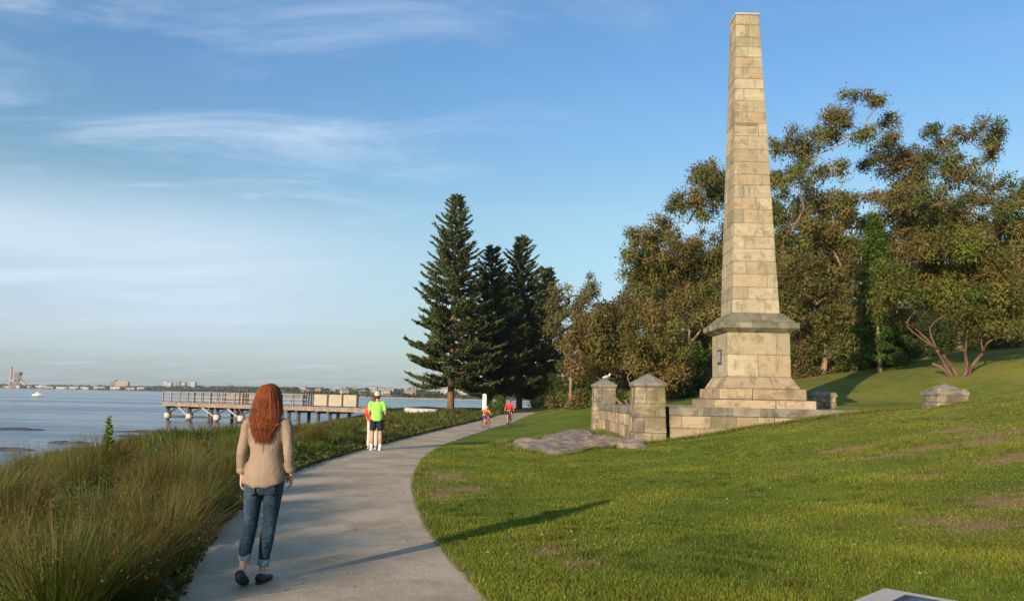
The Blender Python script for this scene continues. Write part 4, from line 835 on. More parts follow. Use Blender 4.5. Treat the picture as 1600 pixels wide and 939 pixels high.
# sheltered section: dark gate frames and pale boarded panels
for a, b_ in ((374, 387), (474, 490)):
    x0, x1 = jx(a), jx(b_)
    for x in np.linspace(x0, x1, 5): mb = MB(); mb.box(x - .05, x + .05, -.02, .08, .003, 1.45); mb.build('gate_bar', mat_pile, J)
    mb = MB(); mb.box(x0 - .06, x1 + .06, -.03, .09, 1.453, 1.55); mb.build('gate_rail', mat_pile, J)
for a, b_ in ((491, 511), (514, 534), (537, 557)):
    mb = MB(); mb.box(jx(a), jx(b_), -.04, .02, .12, 1.18); mb.build('board_panel', mat_panel, J)
for px in (490, 512.5, 535.5, 558.5): x = jx(px); mb = MB(); mb.box(x - .07, x + .07, -.06, .08, .003, 1.28); mb.build('rail_post', mat_pile, J)
mb = MB(); mb.box(jx(313), jx(374), WJ + .02, WJ + .07, .15, 1.15); mb.build('mesh_screen', mat_fence, J)
# concrete ramp where the jetty meets the bank
a = at(632, 640, 72); mb = MB(); g0 = z1(a[0], 72)
mb.hexa([(0, 0, -1.4), (2.9, -.5, -1.4), (3.0, 1.4, -1.4), (0, 2, -1.4), (0, 0, .45), (2.9, -.5, .38), (3.0, 1.4, .38), (0, 2, .45)])
cr = empty('concrete_block', (a[0], 72, 0)); tag(mb.build('concrete_wall', mat_foot, None, bevel=.05, loc=(a[0], 72, 0)), 'pale low concrete wall end between the man and the pine trunk', 'wall'); bpy.data.objects.remove(cr)
# white post near the pines
a = at(757, 632, 86); zg = z1(a[0], 86); wp_ = MB(); wp_.frus(0, 0, .23, -.2, .21, at(757, 615, 86)[2] - zg - .15); wp_.frus(0, 0, .24, at(757, 615, 86)[2] - zg - .147, .12, at(757, 615, 86)[2] - zg)
tag(wp_.build('marker_post', simple('white_paint', (.78, .77, .74), .6, .05), None, bevel=.02, loc=(a[0], 86, zg)), 'white square post standing between the first two pine trunks', 'post')

# boat
a = at(59, 618, 300); bt = empty('motor_boat', (a[0], 300, SEA), radians(12), 1.0); tag(bt, 'small white motor boat lying on the open water at left', 'boat')
wp2 = simple('boat_white', (.82, .82, .80), .35, .04); mb = MB()
secs = [(-1.8, .80, .25, .9), (-.9, .88, .2, .92), (.3, .85, .2, 1.0), (1.2, .55, .3, 1.1), (1.9, .06, .55, 1.22)]; vs = []
for x, w, zb2, zt2 in secs: vs += [(x, -w, zt2), (x, -w * .8, zb2), (x, 0, zb2 - .25), (x, w * .8, zb2), (x, w, zt2)]
fs = [];
for i in range(4):
    for k in range(4): fs.append((i * 5 + k, i * 5 + k + 1, (i + 1) * 5 + k + 1, (i + 1) * 5 + k))
    fs.append((i * 5 + 4, i * 5, (i + 1) * 5, (i + 1) * 5 + 4))
fs += [(0, 1, 2, 3, 4), (24, 23, 22, 21, 20)]; mb.add(vs, fs); mb.build('hull', wp2, bt)
mb = MB(); mb.hexa([(-.7, -.6, .98), (.8, -.5, 1.02), (.8, .5, 1.02), (-.7, .6, .98), (-.55, -.5, 1.75), (.3, -.42, 1.7), (.3, .42, 1.7), (-.55, .5, 1.75)]); cb_ = mb.build('cabin', wp2, bt, bevel=.04)
mb = MB(); mb.box(-.4, .35, -.565, .565, 1.3, 1.55); mb.build('window', simple('dark_glass', (.03, .04, .05), .1), cb_)
mb = MB(); mb.box(-2.05, -1.8, -.15, .15, .3, 1.15); mb.build('outboard', mat_pile, bt, bevel=.04)

# reef rocks at the water's edge
rk = simple('wet_rock', (.075, .062, .05), .6, .4, 2, .8)
for i, (px, py, w, Y, lab) in enumerate([(20, 669, 9, 62, 'long dark reef ledge in the water at the left edge'), (110, 679, 3.2, 48, 'dark rock slab just off the shore behind the bank'), (230, 665, 6, 62, 'brown rock ledge where the water meets the bank'), (205, 668, 3, 56, 'small brown shore rock left of the weed'), (300, 650, 10, 98, 'long dark reef behind the jetty piles'), (15, 694, 3.4, 42, 'brown shore rocks at the left frame edge by the bank')]):
    a = at(px, py, Y); V = []; Fc = []; NA = 28; NR = 6
    for q in range(NA):
        an = 2 * pi * q / NA; r_ = 1 + .35 * mnoise.noise(Vector((cos(an) * 1.5 + i * 5, sin(an) * 1.5, 0)))
        for k in range(NR + 1):
            f = k / NR; V.append((cos(an) * r_ * f * w / 2, sin(an) * r_ * f * w / 2 * .22, (.12 + .10 * mnoise.noise(Vector((cos(an) * f * 4, sin(an) * f * 4, i)))) * (1 - f ** 4) - .25 * f ** 4))
    for q in range(NA):
        for k in range(NR): Fc.append((q * (NR + 1) + k, q * (NR + 1) + k + 1, ((q + 1) % NA) * (NR + 1) + k + 1, ((q + 1) % NA) * (NR + 1) + k))
    o = link('shore_rock', np_mesh('shore_rock', V, Fc, smooth=True), rk); o.location = (a[0], Y, max(SEA - .02, z1(a[0], Y))); tag(o, lab, 'rock', 'rocks along the waterline')

# ------------------------------------------------------------------ far shore
def shore(name, pts, mat, depth=260, seed=0):
    """pts: (px, Y, top height) ; land rising behind a waterline"""
    V = []; n = 160; P = [(at(px, 620, Y)[0], Y, h) for px, Y, h in pts]; xs = [p[0] for p in P]
    X = np.linspace(xs[0], xs[-1], n); Yk = np.interp(X, xs, [p[1] for p in P]); Hk = np.interp(X, xs, [p[2] for p in P])
    prof = [(0, SEA - .8, 0), (.02, SEA + .6, .0), (.1, 0, .15), (.35, 0, .55), (.7, 0, .9), (1., 0, 1.0), (1.3, 0, .8)]
    for i in range(n):
        for f, z0, k in prof:
            nn = .78 + .22 * (1 + mnoise.noise(Vector((X[i] * .012, f * 3, seed)))) + .12 * mnoise.noise(Vector((X[i] * .05, f * 9, seed + 4)))
            V.append((X[i], Yk[i] + depth * f + 4 * sin(X[i] * .03), (SEA + .7 + Hk[i] * k * nn) if k else z0))
    q = len(prof); Fc = [(i * q + k, (i + 1) * q + k, (i + 1) * q + k + 1, i * q + k + 1) for i in range(n - 1) for k in range(q - 1)]
    o = link(name, np_mesh(name, V, Fc, smooth=True), mat); tag(o, kind='structure')
    def surf(px, f):
        x = at(px, 620, np.interp(px, [p[0] for p in pts], [p[1] for p in pts]))[0]; Y = np.interp(x, xs, [p[1] for p in P]); H = np.interp(x, xs, [p[2] for p in P]); k = np.interp(f, [0, .1, .35, .7, 1], [0, .15, .55, .9, 1]); x = at(px, 620, Y + depth * f)[0]; return x, Y + depth * f, SEA + .7 + H * k
    return surf
m, t, b = newmat('far_land'); p = pos(t); zzz = N('ShaderNodeSeparateXYZ', t); t.links.new(p, zzz.inputs[0])
c = mixc(t, maprange(t, noise(t, .03, 5, .6, p), .4, .6), (.055, .075, .035), (.13, .14, .06)); c = mixc(t, maprange(t, zzz.outputs[2], -.2, -1.0), c, (.42, .35, .25)); t.links.new(c, b.inputs['Base Color']); b.inputs['Roughness'].default_value = .95
near = shore('far_headland', [(405, 900, 9), (480, 860, 8.5), (600, 720, 8.5), (700, 620, 8), (780, 560, 7.5), (880, 540, 8), (1000, 560, 9)], m, 260, 3)
farl = shore('far_coast', [(-330, 2100, 9), (0, 2000, 9), (230, 1700, 10), (330, 1400, 12), (460, 1250, 11), (560, 1200, 10)], m, 500, 8)
# trees of the far shore: one wooded mass per headland
def farwood(surf, p0, p1, n, hmax, seed, name, w=(4, 10)):
    rng = np.random.default_rng(seed); V = []; Q = []; T = []; b0 = 0
    for i in range(n):
        px = rng.uniform(p0, p1); f = rng.uniform(.0, 1.0) ** 1.6 + .03; x, y, z = surf(px, f); h = rng.uniform(.4, 1) * hmax; ww = rng.uniform(*w)
        m_ = 26; u = unit(rng.normal(0, 1, (m_, 3))); u[:, 2] = np.abs(u[:, 2]); P_ = np.array([x, y, z]) + u * np.array([ww, ww * .6, h]) * rng.uniform(.4, 1, (m_, 1)); s_ = h * .45
        v, q_ = leaves(P_, unit(rng.normal(0, 1, (m_, 3))), unit(u + rng.normal(0, .4, (m_, 3))), np.full(m_, s_ * 1.5), np.full(m_, s_)); V.append(v); T.append(np.repeat(np.array([[.05, .065, .03]]) * rng.uniform(.6, 1.5), len(v), 0))
    V = np.concatenate(V); link_ = link(name, np_mesh(name, V, np.arange(len(V)).reshape(-1, 4), np.concatenate(T)), mat_leaf); return link_
tag(farwood(near, 405, 980, 420, 3.4, 5, 'far_wood'), 'scattered trees among the houses of the near headland', 'trees', kind='stuff')
tag(farwood(farl, -60, 500, 620, 5.5, 6, 'far_wood', (6, 20)), 'low dark tree belt along the distant shore at left', 'trees', kind='stuff')
fwc = [simple('far_wall_%d' % 0, (.46, .43, .37), .8, .05), simple('far_wall', (.42, .33, .24), .8, .05), simple('far_wall', (.46, .44, .41), .8, .05)]
fwc[0].name = 'far_wall'
frc = [simple('tile_roof', (.32, .17, .11), .85, .1), simple('grey_roof', (.30, .29, .28), .8, .1), simple('pale_roof', (.38, .36, .33), .8, .1)]
def house(x, y, z, w, d, h, rz, wm, rm, flat, label, cat, group, name):
    r = empty(name, (x, y, z - 1), rz); tag(r, label, cat, group)
    mb = MB(); mb.box(-w / 2, w / 2, -d / 2, d / 2, 0, h + 1); wl = mb.build('wall', wm, r)
    mb = MB()
    if flat: mb.box(-w / 2 - .3, w / 2 + .3, -d / 2 - .3, d / 2 + .3, h + 1.01, h + 1.5)
    else: mb.add([(-w / 2 - .4, -d / 2 - .4, h + 1.01), (w / 2 + .4, -d / 2 - .4, h + 1.01), (w / 2 + .4, d / 2 + .4, h + 1.01), (-w / 2 - .4, d / 2 + .4, h + 1.01), (-w / 4, 0, h + 1 + d * .28), (w / 4, 0, h + 1 + d * .28)], [(3, 2, 1, 0), (0, 1, 5, 4), (2, 3, 4, 5), (1, 2, 5), (3, 0, 4)])
    mb.build('roof', rm, r)
    mb = MB(); nwin = max(2, int(w / 4))
    for k in range(nwin):
        cx_ = -w / 2 + w * (k + .5) / nwin; mb.box(cx_ - .6, cx_ + .6, -d / 2 - .05, -d / 2 + .05, 1 + h * .35, 1 + h * .75)
    mb.build('window', mat_pile, r)
rng = np.random.default_rng(77)
for i in range(62):
    px = rng.uniform(495, 960) if i > 6 else rng.uniform(410, 490); f = rng.uniform(.15, .95); x, y, z = near(px, f); s_ = rng.uniform(.8, 1.3)
    house(x, y, z - .2, 7 * s_, 5.5 * s_, 2.4 * s_ * rng.uniform(.8, 1.25), rng.uniform(-.5, .5), fwc[rng.integers(3)], frc[rng.integers(3)], False, 'small pale house among the trees on the headland across the water', 'house', 'houses on the headland', 'far_house')
SHEDS = [(48, 22, 7, 'white tank like shed at the left end of the far shore'), (66, 50, 8, 'long white shed left on the far shore below the chimney'), (80, 24, 7, 'short bright shed right of the long one on the far shore'), (101, 60, 6, 'very long low pale warehouse on the far shore'), (118, 40, 6, 'pale warehouse in the middle of the far shore'), (134, 34, 6, 'cream shed left of the small tower block'), (157, 46, 8, 'wide white warehouse below the small tower block'), (182, 40, 8, 'white building with cream front right of the wide warehouse'), (205, 34, 7, 'pale building where the far shore begins to rise'), (222, 30, 8, 'low tan building at the beach bend of the far shore'), (30, 16, 7, 'small pale shed close under the crane'), (12, 26, 6, 'pale shed at the far left frame edge')]
for px, w, h, lab in SHEDS:
    x, y, z = farl(px, .12); house(x, y, z, w * .55, 20, h * (.55 + .1 * (px % 4)), 0, fwc[2 if px % 2 == 0 else 0], frc[2], True, lab, 'warehouse', 'buildings on the distant shore', 'warehouse')
for px, w, h, lab in [(176, 14, 26, 'dark slim tower block on the far shore'), (190, 34, 20, 'cream apartment block next to the dark slim tower'), (258, 9, 20, 'first pale tower block on the distant ridge'), (264, 12, 17, 'second pale tower block on the distant ridge'), (278, 10, 20, 'third dark tower block on the distant ridge'), (286, 9, 15, 'low grey block right of the dark tower on the ridge'), (301, 12, 18, 'white tower block at the right end of the distant ridge')]:
    x, y, z = farl(px, .95); house(x, y, z, w, 12, h * .7, 0, fwc[1] if w > 30 else (mat_fence if px in (176, 278) else fwc[2]), frc[1], True, lab, 'tower block', 'tower blocks on the distant shore', 'tower_block')
# chimney and crane
x, y, z = farl(14, .15); kk = (y) / F * .85
tw = MB(); tw.tube([(0, 0, -2), (0, 0, 35 * kk)], [3.6, 2.2], (0, 1, 0), 12, 2); ch = empty('chimney', (x, y, z)); tag(ch, 'tall tan chimney at the left end of the far shore', 'chimney'); tw.build('shaft', simple('tan_concrete', (.42, .30, .20), .9), ch, smooth=True)
tw = MB(); tw.tube([(0, 0, 35.05 * kk), (0, 0, 37 * kk)], [2.6, 2.6], (0, 1, 0), 12, 1); tw.build('band', simple('red_band', (.45, .13, .08), .8), ch, smooth=True)
x, y, z = farl(25, .15); cn = empty('harbour_crane', (x, y, z)); tag(cn, 'brown lattice loading tower and sloping conveyor beside the chimney', 'crane'); cm = simple('rusty_steel', (.22, .15, .11), .8)
for sx_ in (-1, 1):
    for sy_ in (-1, 1): tw = MB(); tw.bar((sx_ * 6, sy_ * 6, -2), (sx_ * 4, sy_ * 4, 27 * kk), 1.8); tw.build('leg', cm, cn)
for i in range(6):
    tw = MB(); h0 = i * 4.4 * kk; tw.bar((-5.6, -5.6, h0), (5, -5, h0 + 4.2 * kk), 1.1); tw.bar((-5.3, -5.3, h0), (5.3, -5.3, h0), 1.1); tw.build('lattice', cm, cn)
tw = MB(); tw.box(-7, 7, -7, 7, 22 * kk, 28 * kk); tw.build('cab', cm, cn); tw = MB(); tw.bar((-16, 0, 12 * kk), (4, 0, 14 * kk), 5); tw.bar((4, 0, 14 * kk), (22, 0, 5 * kk), 5); tw.build('conveyor', simple('tan_steel', (.42, .30, .2), .8), cn)
tw = MB(); tw.box(-14, 16, -8, 8, -3, 4 * kk); tw.build('base_shed', cm, cn)
# ------------------------------------------------------------------ people
def skinmat(name, c):
    m, t, b = newmat(name); v = objco(t); t.links.new(mixc(t, maprange(t, noise(t, 9, 4, .6, v), .3, .7), [x * .9 for x in c], c), b.inputs['Base Color']); b.inputs['Roughness'].default_value = .5
    b.inputs['Subsurface Weight'].default_value = .08; b.inputs['Subsurface Radius'].default_value = (.01, .004, .002); return m
def clothmat(name, c, var=.12, wr=.5, sc=14, rough=.85, fold=(1, 1, 1)):
    m, t, b = newmat(name); v = objco(t); n1 = noise(t, sc, 4, .55, scalev(t, v, fold), .8)
    t.links.new(mixc(t, maprange(t, noise(t, 5, 5, .65, v), .3, .7), [x * (1 - var) for x in c], [min(1, x * (1 + var)) for x in c]), b.inputs['Base Color']); b.inputs['Roughness'].default_value = rough; b.inputs['Specular IOR Level'].default_value = .2
    bump(t, b, math_(t, 'ADD', n1, math_(t, 'MULTIPLY', noise(t, 220, 2, .5, v), .06)), wr, .035); return m
mat_skin = skinmat('skin', (.62, .36, .25)); mat_skin2 = skinmat('tanned_skin', (.50, .28, .18))
def remesh(o, vox, it=4, disp=None):
    r = o.modifiers.new('remesh', 'REMESH'); r.mode = 'VOXEL'; r.voxel_size = vox; r.use_smooth_shade = True
    s = o.modifiers.new('smooth', 'SMOOTH'); s.factor = .5; s.iterations = it
    if disp:
        tx = bpy.data.textures.new('folds', 'CLOUDS'); tx.noise_scale = disp[1]; tx.noise_depth = 2
        d = o.modifiers.new('folds', 'DISPLACE'); d.texture = tx; d.strength = disp[0]; d.mid_level = .5; d.texture_coords = 'LOCAL'
    return o
def V3(*a): return np.array(a, dtype=float)
def hand(mb, w, d, side, palm_n, curl=.5, s=1.0):
    """w wrist, d direction of the palm; side = direction of the thumb"""
    d = unit(V3(*d)); side = unit(V3(*side)); pn = unit(V3(*palm_n)); w = V3(*w)
    mb.tube([w - d * .01, w + d * .03 * s, w + d * .065 * s, w + d * .088 * s], [(.020 * s, .022 * s), (.018 * s, .034 * s), (.016 * s, .040 * s), (.012 * s, .036 * s)], tuple(side), 12, 3)
    for i, (o, l) in enumerate([(.030, .062), (.011, .072), (-.009, .068), (-.028, .052)]):
        b0 = w + d * .082 * s + side * o * s; a1 = unit(d + pn * curl * .6); a2 = unit(d + pn * curl * 2.2); a3 = unit(d * .6 + pn * (curl * 3.2)); l *= s
        mb.tube([b0 - d * .02 * s, b0, b0 + a1 * l * .42, b0 + a1 * l * .42 + a2 * l * .33, b0 + a1 * l * .42 + a2 * l * .33 + a3 * l * .25], [.0085 * s, .0088 * s, .0083 * s, .0078 * s, .0065 * s], (0, 1, .1), 8, 2)
    b0 = w + d * .02 * s + side * .022 * s; t1 = unit(d * .8 + side * .7 + pn * .35); t2 = unit(d + side * .15 + pn * .6)
    mb.tube([b0 - d * .01, b0 + t1 * .035 * s, b0 + t1 * .045 * s + t2 * .028 * s, b0 + t1 * .045 * s + t2 * .048 * s], [.013 * s, .0115 * s, .0098 * s, .0075 * s], (0, 1, .1), 8, 2)
def body(root, J, vox=.007, skin=mat_skin, s=1.0, armr=1.0, legr=1.0):
    mb = MB(); hc = V3(*J['head'])
    fw_ = unit(V3(*J.get('face', (0, 1, 0)))); rt = unit(np.cross(fw_, [0, 0, 1.])); up = np.cross(rt, fw_)
    def H(a, b, c): return hc + rt * a * s + fw_ * b * s + up * c * s
    mb.tube([H(0, -.01, -.105), H(0, .0, -.08), H(0, .012, -.03), H(0, 0, .03), H(0, -.008, .08), H(0, -.01, .108), H(0, -.01, .118)], [(.030 * s, .045 * s), (.052 * s, .070 * s), (.070 * s, .088 * s), (.076 * s, .096 * s), (.068 * s, .088 * s), (.040 * s, .055 * s), (.01 * s, .012 * s)], tuple(fw_), 18, 3)
    mb.tube([H(0, .075, -.105), H(0, .055, -.085), H(0, .03, -.05)], [(.016 * s, .014 * s), (.040 * s, .035 * s), (.058 * s, .05 * s)], tuple(fw_), 12, 2)   # chin
    mb.tube([H(0, .092, .022), H(0, .108, -.005), H(0, .116, -.022), H(0, .092, -.030)], [.008 * s, .011 * s, .014 * s, .010 * s], tuple(rt), 8, 2)        # nose
    for k in (-1, 1): mb.ell(tuple(H(k * .077, -.012, -.012)), (.011 * s, .018 * s, .030 * s), 8, 6)
    nb = V3(*J['neck']); mb.tube([nb - V3(0, 0, .04), nb, H(0, -.02, -.06)], [(.065 * s, .055 * s), (.054 * s, .054 * s), (.050 * s, .052 * s)], (0, 1, 0), 14, 3)
    ch = V3(*J['chest']); pl = V3(*J['pelvis']); wm = (ch + pl) / 2
    mb.tube([pl + V3(0, 0, -.08), pl, wm, ch, nb - V3(0, 0, .03)], [(.12 * s, .09 * s), (.145 * s, .095 * s), (.12 * s, .085 * s), (.145 * s, .095 * s), (.07 * s, .06 * s)], (0, 1, 0), 18, 3)
    for k in ('L', 'R'):
        S_, E_, W_ = V3(*J['sh' + k]), V3(*J['el' + k]), V3(*J['wr' + k])
        mb.tube([(S_ + ch) / 2 + V3(0, 0, .03), S_, (S_ * .6 + E_ * .4), E_, E_ * .6 + W_ * .4, W_], [.05 * s * armr, .050 * s * armr, .044 * s * armr, .036 * s * armr, .037 * s * armr, .024 * s * armr], (0, 1, .2), 12, 3)
        hand(mb, W_, J['hd' + k], J['th' + k], J['pn' + k], J.get('curl', .45), s * .95)
        Hp, Kn, An = V3(*J['hip' + k]), V3(*J['kn' + k]), V3(*J['an' + k]); q = legr
        mb.tube([Hp + V3(0, 0, .06), Hp, Hp * .6 + Kn * .4, Kn, Kn * .68 + An * .32 + V3(0, -.012, 0), An * .8 + Kn * .2, An], [.085 * s * q, .088 * s * q, .076 * s * q, .052 * s * q, .056 * s * q, .036 * s * q, .034 * s * q], (0, 1, 0), 14, 3)
        tdir = unit(V3(*J['toe' + k])); up_ = unit(np.cross(np.cross(tdir, [0, 0, 1.]), tdir)); A = An - up_ * .045 * s
        mb.tube([A - tdir * .055 * s - up_ * .005, A - tdir * .03 * s, A + tdir * .05 * s - up_ * .008, A + tdir * .12 * s - up_ * .018, A + tdir * .17 * s - up_ * .022, A + tdir * .185 * s - up_ * .024], [(.022 * s, .026 * s), (.034 * s, .038 * s), (.040 * s, .034 * s), (.046 * s, .022 * s), (.038 * s, .014 * s), (.02 * s, .008 * s)], tuple(up_), 12, 2)
    o = mb.build('body', skin, root); remesh(o, vox, 3)
    for k in (-1, 1): e = MB(); e.ell(tuple(H(k * .031, .080, .012)), (.012 * s, .010 * s, .008 * s), 10, 6); e.build('eye', mat_eye, root, smooth=True)
    e = MB(); e.tube([H(-.024, .088, -.058), H(0, .099, -.057), H(.024, .088, -.058)], [.003 * s, .0065 * s, .003 * s], (0, 0, 1), 8, 3); e.build('mouth', mat_lip, root, smooth=True)
    return o
def shoes(root, J, mat, s=1.0, ankle=False, sole=None):
    for k in ('L', 'R'):
        An = V3(*J['an' + k]); tdir = unit(V3(*J['toe' + k])); up_ = unit(np.cross(np.cross(tdir, [0, 0, 1.]), tdir)); A = An - up_ * .046 * s; mb = MB()
        mb.tube([A - tdir * .066 * s, A - tdir * .045 * s, A + tdir * .02 * s - up_ * .006, A + tdir * .08 * s - up_ * .014, A + tdir * .15 * s - up_ * .022, A + tdir * .192 * s - up_ * .026], [(.026 * s, .030 * s), (.040 * s, .042 * s), (.045 * s, .036 * s), (.048 * s, .030 * s), (.046 * s, .022 * s), (.022 * s, .012 * s)], tuple(up_), 14, 2)
        o = mb.build('shoe', mat, root, smooth=True)
        mb = MB(); B0 = A - up_ * .040 * s
        mb.tube([B0 - tdir * .068 * s, B0 - tdir * .04 * s, B0 + tdir * .06 * s - up_ * .002, B0 + tdir * .14 * s - up_ * .004, B0 + tdir * .195 * s - up_ * .004], [(.022 * s, .008 * s), (.038 * s, .009 * s), (.042 * s, .009 * s), (.045 * s, .008 * s), (.022 * s, .006 * s)], tuple(up_), 12, 2); mb.build('sole', sole or mat_sole, o, smooth=True)
mat_eye = simple('eye', (.06, .045, .035), .2, .05); mat_lip = simple('lip', (.42, .15, .12), .5, .05); mat_sole = simple('shoe_sole', (.05, .04, .035), .8)
mat_blouse = clothmat('beige_blouse', (.27, .205, .15), .10, .45, 9, .85, (1, 1, .4)); mat_hair_under = simple('auburn_hair', (.16, .035, .012), .6, .3, 20)

def hairmat():
    m, t, b = newmat('auburn_strand'); a = t.nodes.new('ShaderNodeAttribute'); a.attribute_name = 'tint'; t.links.new(a.outputs['Color'], b.inputs['Base Color']); b.inputs['Roughness'].default_value = .5; b.inputs['Specular IOR Level'].default_value = .25; return m
# --- woman
D0 = groundpx(408, 917); wy = D0[1]
Wm = empty('person', (float(at(413, 760, wy)[0]), wy, .012)); tag(Wm, 'woman with long auburn hair in beige blouse and blue jeans walking away on the path', 'person')
J = dict(head=(-.008, .025, 1.545), neck=(-.01, -.005, 1.385), chest=(-.005, 0, 1.24), pelvis=(0, 0, .93),
         shL=(-.160, -.01, 1.325), elL=(-.196, -.03, 1.075), wrL=(-.198, .03, .885), shR=(.160, -.01, 1.325), elR=(.205, -.04, 1.085), wrR=(.205, .05, .905),
         hdL=(.02, .25, -1), hdR=(0, .35, -1), thL=(.35, 1, .1), thR=(-.35, 1, .1), pnL=(1, 0, .1), pnR=(-1, 0, .1), curl=.55,
         hipL=(-.085, 0, .88), knL=(-.095, -.005, .49), anL=(-.115, -.14, .125), hipR=(.085, 0, .88), knR=(.045, .06, .485), anR=(-.012, .10, .092), toeL=(-.08, .93, -.36), toeR=(.10, 1, 0), face=(-.05, 1, -.06))
J['anL'] = (-.118, -.10, .145)
body(Wm, J, .0065, legr=.84, armr=.92)
mb = MB()
mb.tube([(-.0, 0, .865), (0, 0, .90), (0, -.002, .98), (0, 0, 1.08), (-.003, 0, 1.18), (-.004, -.003, 1.27), (-.006, -.006, 1.335), (-.008, -.008, 1.375), (-.01, -.004, 1.405)],
        [(.184, .142), (.180, .136), (.156, .118), (.132, .100), (.145, .100), (.160, .104), (.142, .088), (.098, .070), (.066, .064)], (0, 1, 0), 26, 3)
for k, s_ in (('L', -1), ('R', 1)):
    S_, E_, W_ = V3(*J['sh' + k]), V3(*J['el' + k]), V3(*J['wr' + k]); cu = E_ * .42 + W_ * .58
    mb.tube([V3(s_ * .10, -.005, 1.32), S_ + V3(0, 0, .004), S_ * .6 + E_ * .4 + V3(s_ * .004, 0, 0), E_ + V3(s_ * .0, -.008, 0), cu, cu * .88 + W_ * .12], [(.056, .056), (.052, .054), (.046, .048), (.043, .044), (.045, .045), (.044, .044)], (0, 1, .2), 18, 3)
sh = mb.build('blouse', mat_blouse, Wm); remesh(sh, .007, 5, (.012, .11))
for k, s_ in (('L', -1), ('R', 1)):
    E_, W_ = V3(*J['el' + k]), V3(*J['wr' + k]); a_ = E_ * .34 + W_ * .66; b_ = E_ * .22 + W_ * .78
    mb = MB(); mb.tube([a_ + (E_ - W_) * .12, a_, b_, b_ + (W_ - E_) * .02], [(.043, .043), (.048, .048), (.047, .047), (.040, .040)], (0, 1, .2), 18, 2); mb.build('cuff', mat_blouse, sh, smooth=True)
# hem: scalloped tail
mb = MB(); V = []; Fc = []; NS = 48
for i in range(NS):
    a = 2 * pi * i / NS; low = .062 * abs(sin(a)) ** 1.5 * (1 if sin(a) < 0 else .6) + .006 * sin(a * 9)
    rr = 1.0 + .03 * sin(a * 7 + 1) + .02 * sin(a * 13)
    V += [(.183 * cos(a), .141 * sin(a), .91), (.187 * cos(a) * rr, .145 * sin(a) * rr, .870 - low * .5), (.187 * cos(a) * rr, .147 * sin(a) * rr, .872 - low), (.178 * cos(a), .134 * sin(a), .874 - low)]
for i in range(NS):
    for k in range(3): j = (i + 1) % NS; Fc.append((i * 4 + k, i * 4 + k + 1, j * 4 + k + 1, j * 4 + k))
mb.add(V, Fc); mb.build('blouse_tail', mat_blouse, sh, smooth=True)
sm_ = MB(); sm_.tube([(-.125, -.088, 1.335), (-.06, -.112, 1.315), (0, -.118, 1.31), (.06, -.112, 1.315), (.125, -.088, 1.335)], [.0035] * 5, (0, 0, 1), 6, 4); sm_.tube([(0, -.117, 1.31), (0, -.109, 1.20), (0, -.107, 1.10)], [.0035, .0045, .002], (0, 1, 0), 6, 4); sm_.build('seam', mat_blouse, sh, smooth=True)
# jeans
m, t, b = newmat('denim'); v = objco(t); sx_ = N('ShaderNodeSeparateXYZ', t); t.links.new(v, sx_.inputs[0])
wear = maprange(t, noise(t, 4.5, 5, .65, scalev(t, v, (1, 1, .55))), .42, .68)
c = mixc(t, wear, (.014, .032, .058), (.06, .105, .155)); c = mixc(t, maprange(t, noise(t, 160, 2, .6, scalev(t, v, (1, 1, .3))), .45, .6, 0, .35), c, (.02, .035, .055)); t.links.new(c, b.inputs['Base Color']); b.inputs['Roughness'].default_value = .85; b.inputs['Specular IOR Level'].default_value = .2
bump(t, b, noise(t, 16, 4, .6, scalev(t, v, (1, 1, 2.2)), .8), .7, .03); mat_denim = m
mb = MB(); mb.tube([(0, 0, .955), (0, 0, .92), (0, -.008, .86), (0, -.008, .80), (0, 0, .765)], [(.125, .095), (.140, .105), (.155, .122), (.153, .116), (.11, .085)], (0, 1, 0), 24, 3)
for k, s_ in (('L', -1), ('R', 1)):
    Hp, Kn, An = V3(*J['hip' + k]), V3(*J['kn' + k]), V3(*J['an' + k]); en = Kn * .22 + An * .78 if k == 'L' else Kn * .16 + An * .84
    mb.tube([Hp + V3(0, -.01, .0), Hp * .75 + Kn * .25 + V3(0, -.005, 0), Hp * .4 + Kn * .6, Kn, Kn * .68 + An * .32 + V3(0, -.014, 0), Kn * .35 + An * .65 + V3(0, -.004, 0), en], [(.088, .108), (.081, .095), (.068, .076), (.056, .060), (.058, .064), (.048, .050), (.044, .046)], (0, 1, 0), 20, 4)
jn = mb.build('jeans', mat_denim, Wm); remesh(jn, .007, 4, (.008, .05))
mat_cuff = clothmat('turned_denim', (.20, .28, .32), .15, .4)
for k in ('L', 'R'):
    Kn, An = V3(*J['kn' + k]), V3(*J['an' + k]); f = .78 if k == 'L' else .84; en = Kn * (1 - f) + An * f; u_ = unit(Kn - An)
    mb = MB(); mb.tube([en + u_ * .055, en + u_ * .05, en - u_ * .005, en - u_ * .010], [(.042, .043), (.0505, .0515), (.0495, .0505), (.040, .041)], (0, 1, 0), 18, 1); mb.build('cuff', mat_cuff, jn, smooth=True)
for s_ in (-1, 1):   # back pockets
    mb = MB(); V = []; 
    for (x, z) in [(-.042, .835), (.042, .835), (.040, .765), (0, .745), (-.040, .765)]: V.append((s_ * .078 + x, 0, z))
    yb = lambda x, z: -.008 - .134 * math.sqrt(max(0, 1 - (x / .185) ** 2)) * (.97 if z > .8 else .90)
    P_ = [(x, yb(x, z) - .004, z) for x, _, z in V] + [(x, yb(x, z) + .01, z) for x, _, z in V]
    mb.add(P_, [(0, 1, 2, 3, 4)] + [(i, i + 5, (i + 1) % 5 + 5, (i + 1) % 5) for i in range(5)]); mb.build('pocket', mat_denim, jn)
shoes(Wm, J, simple('black_flat', (.018, .016, .016), .55), .98, sole=mat_sole)
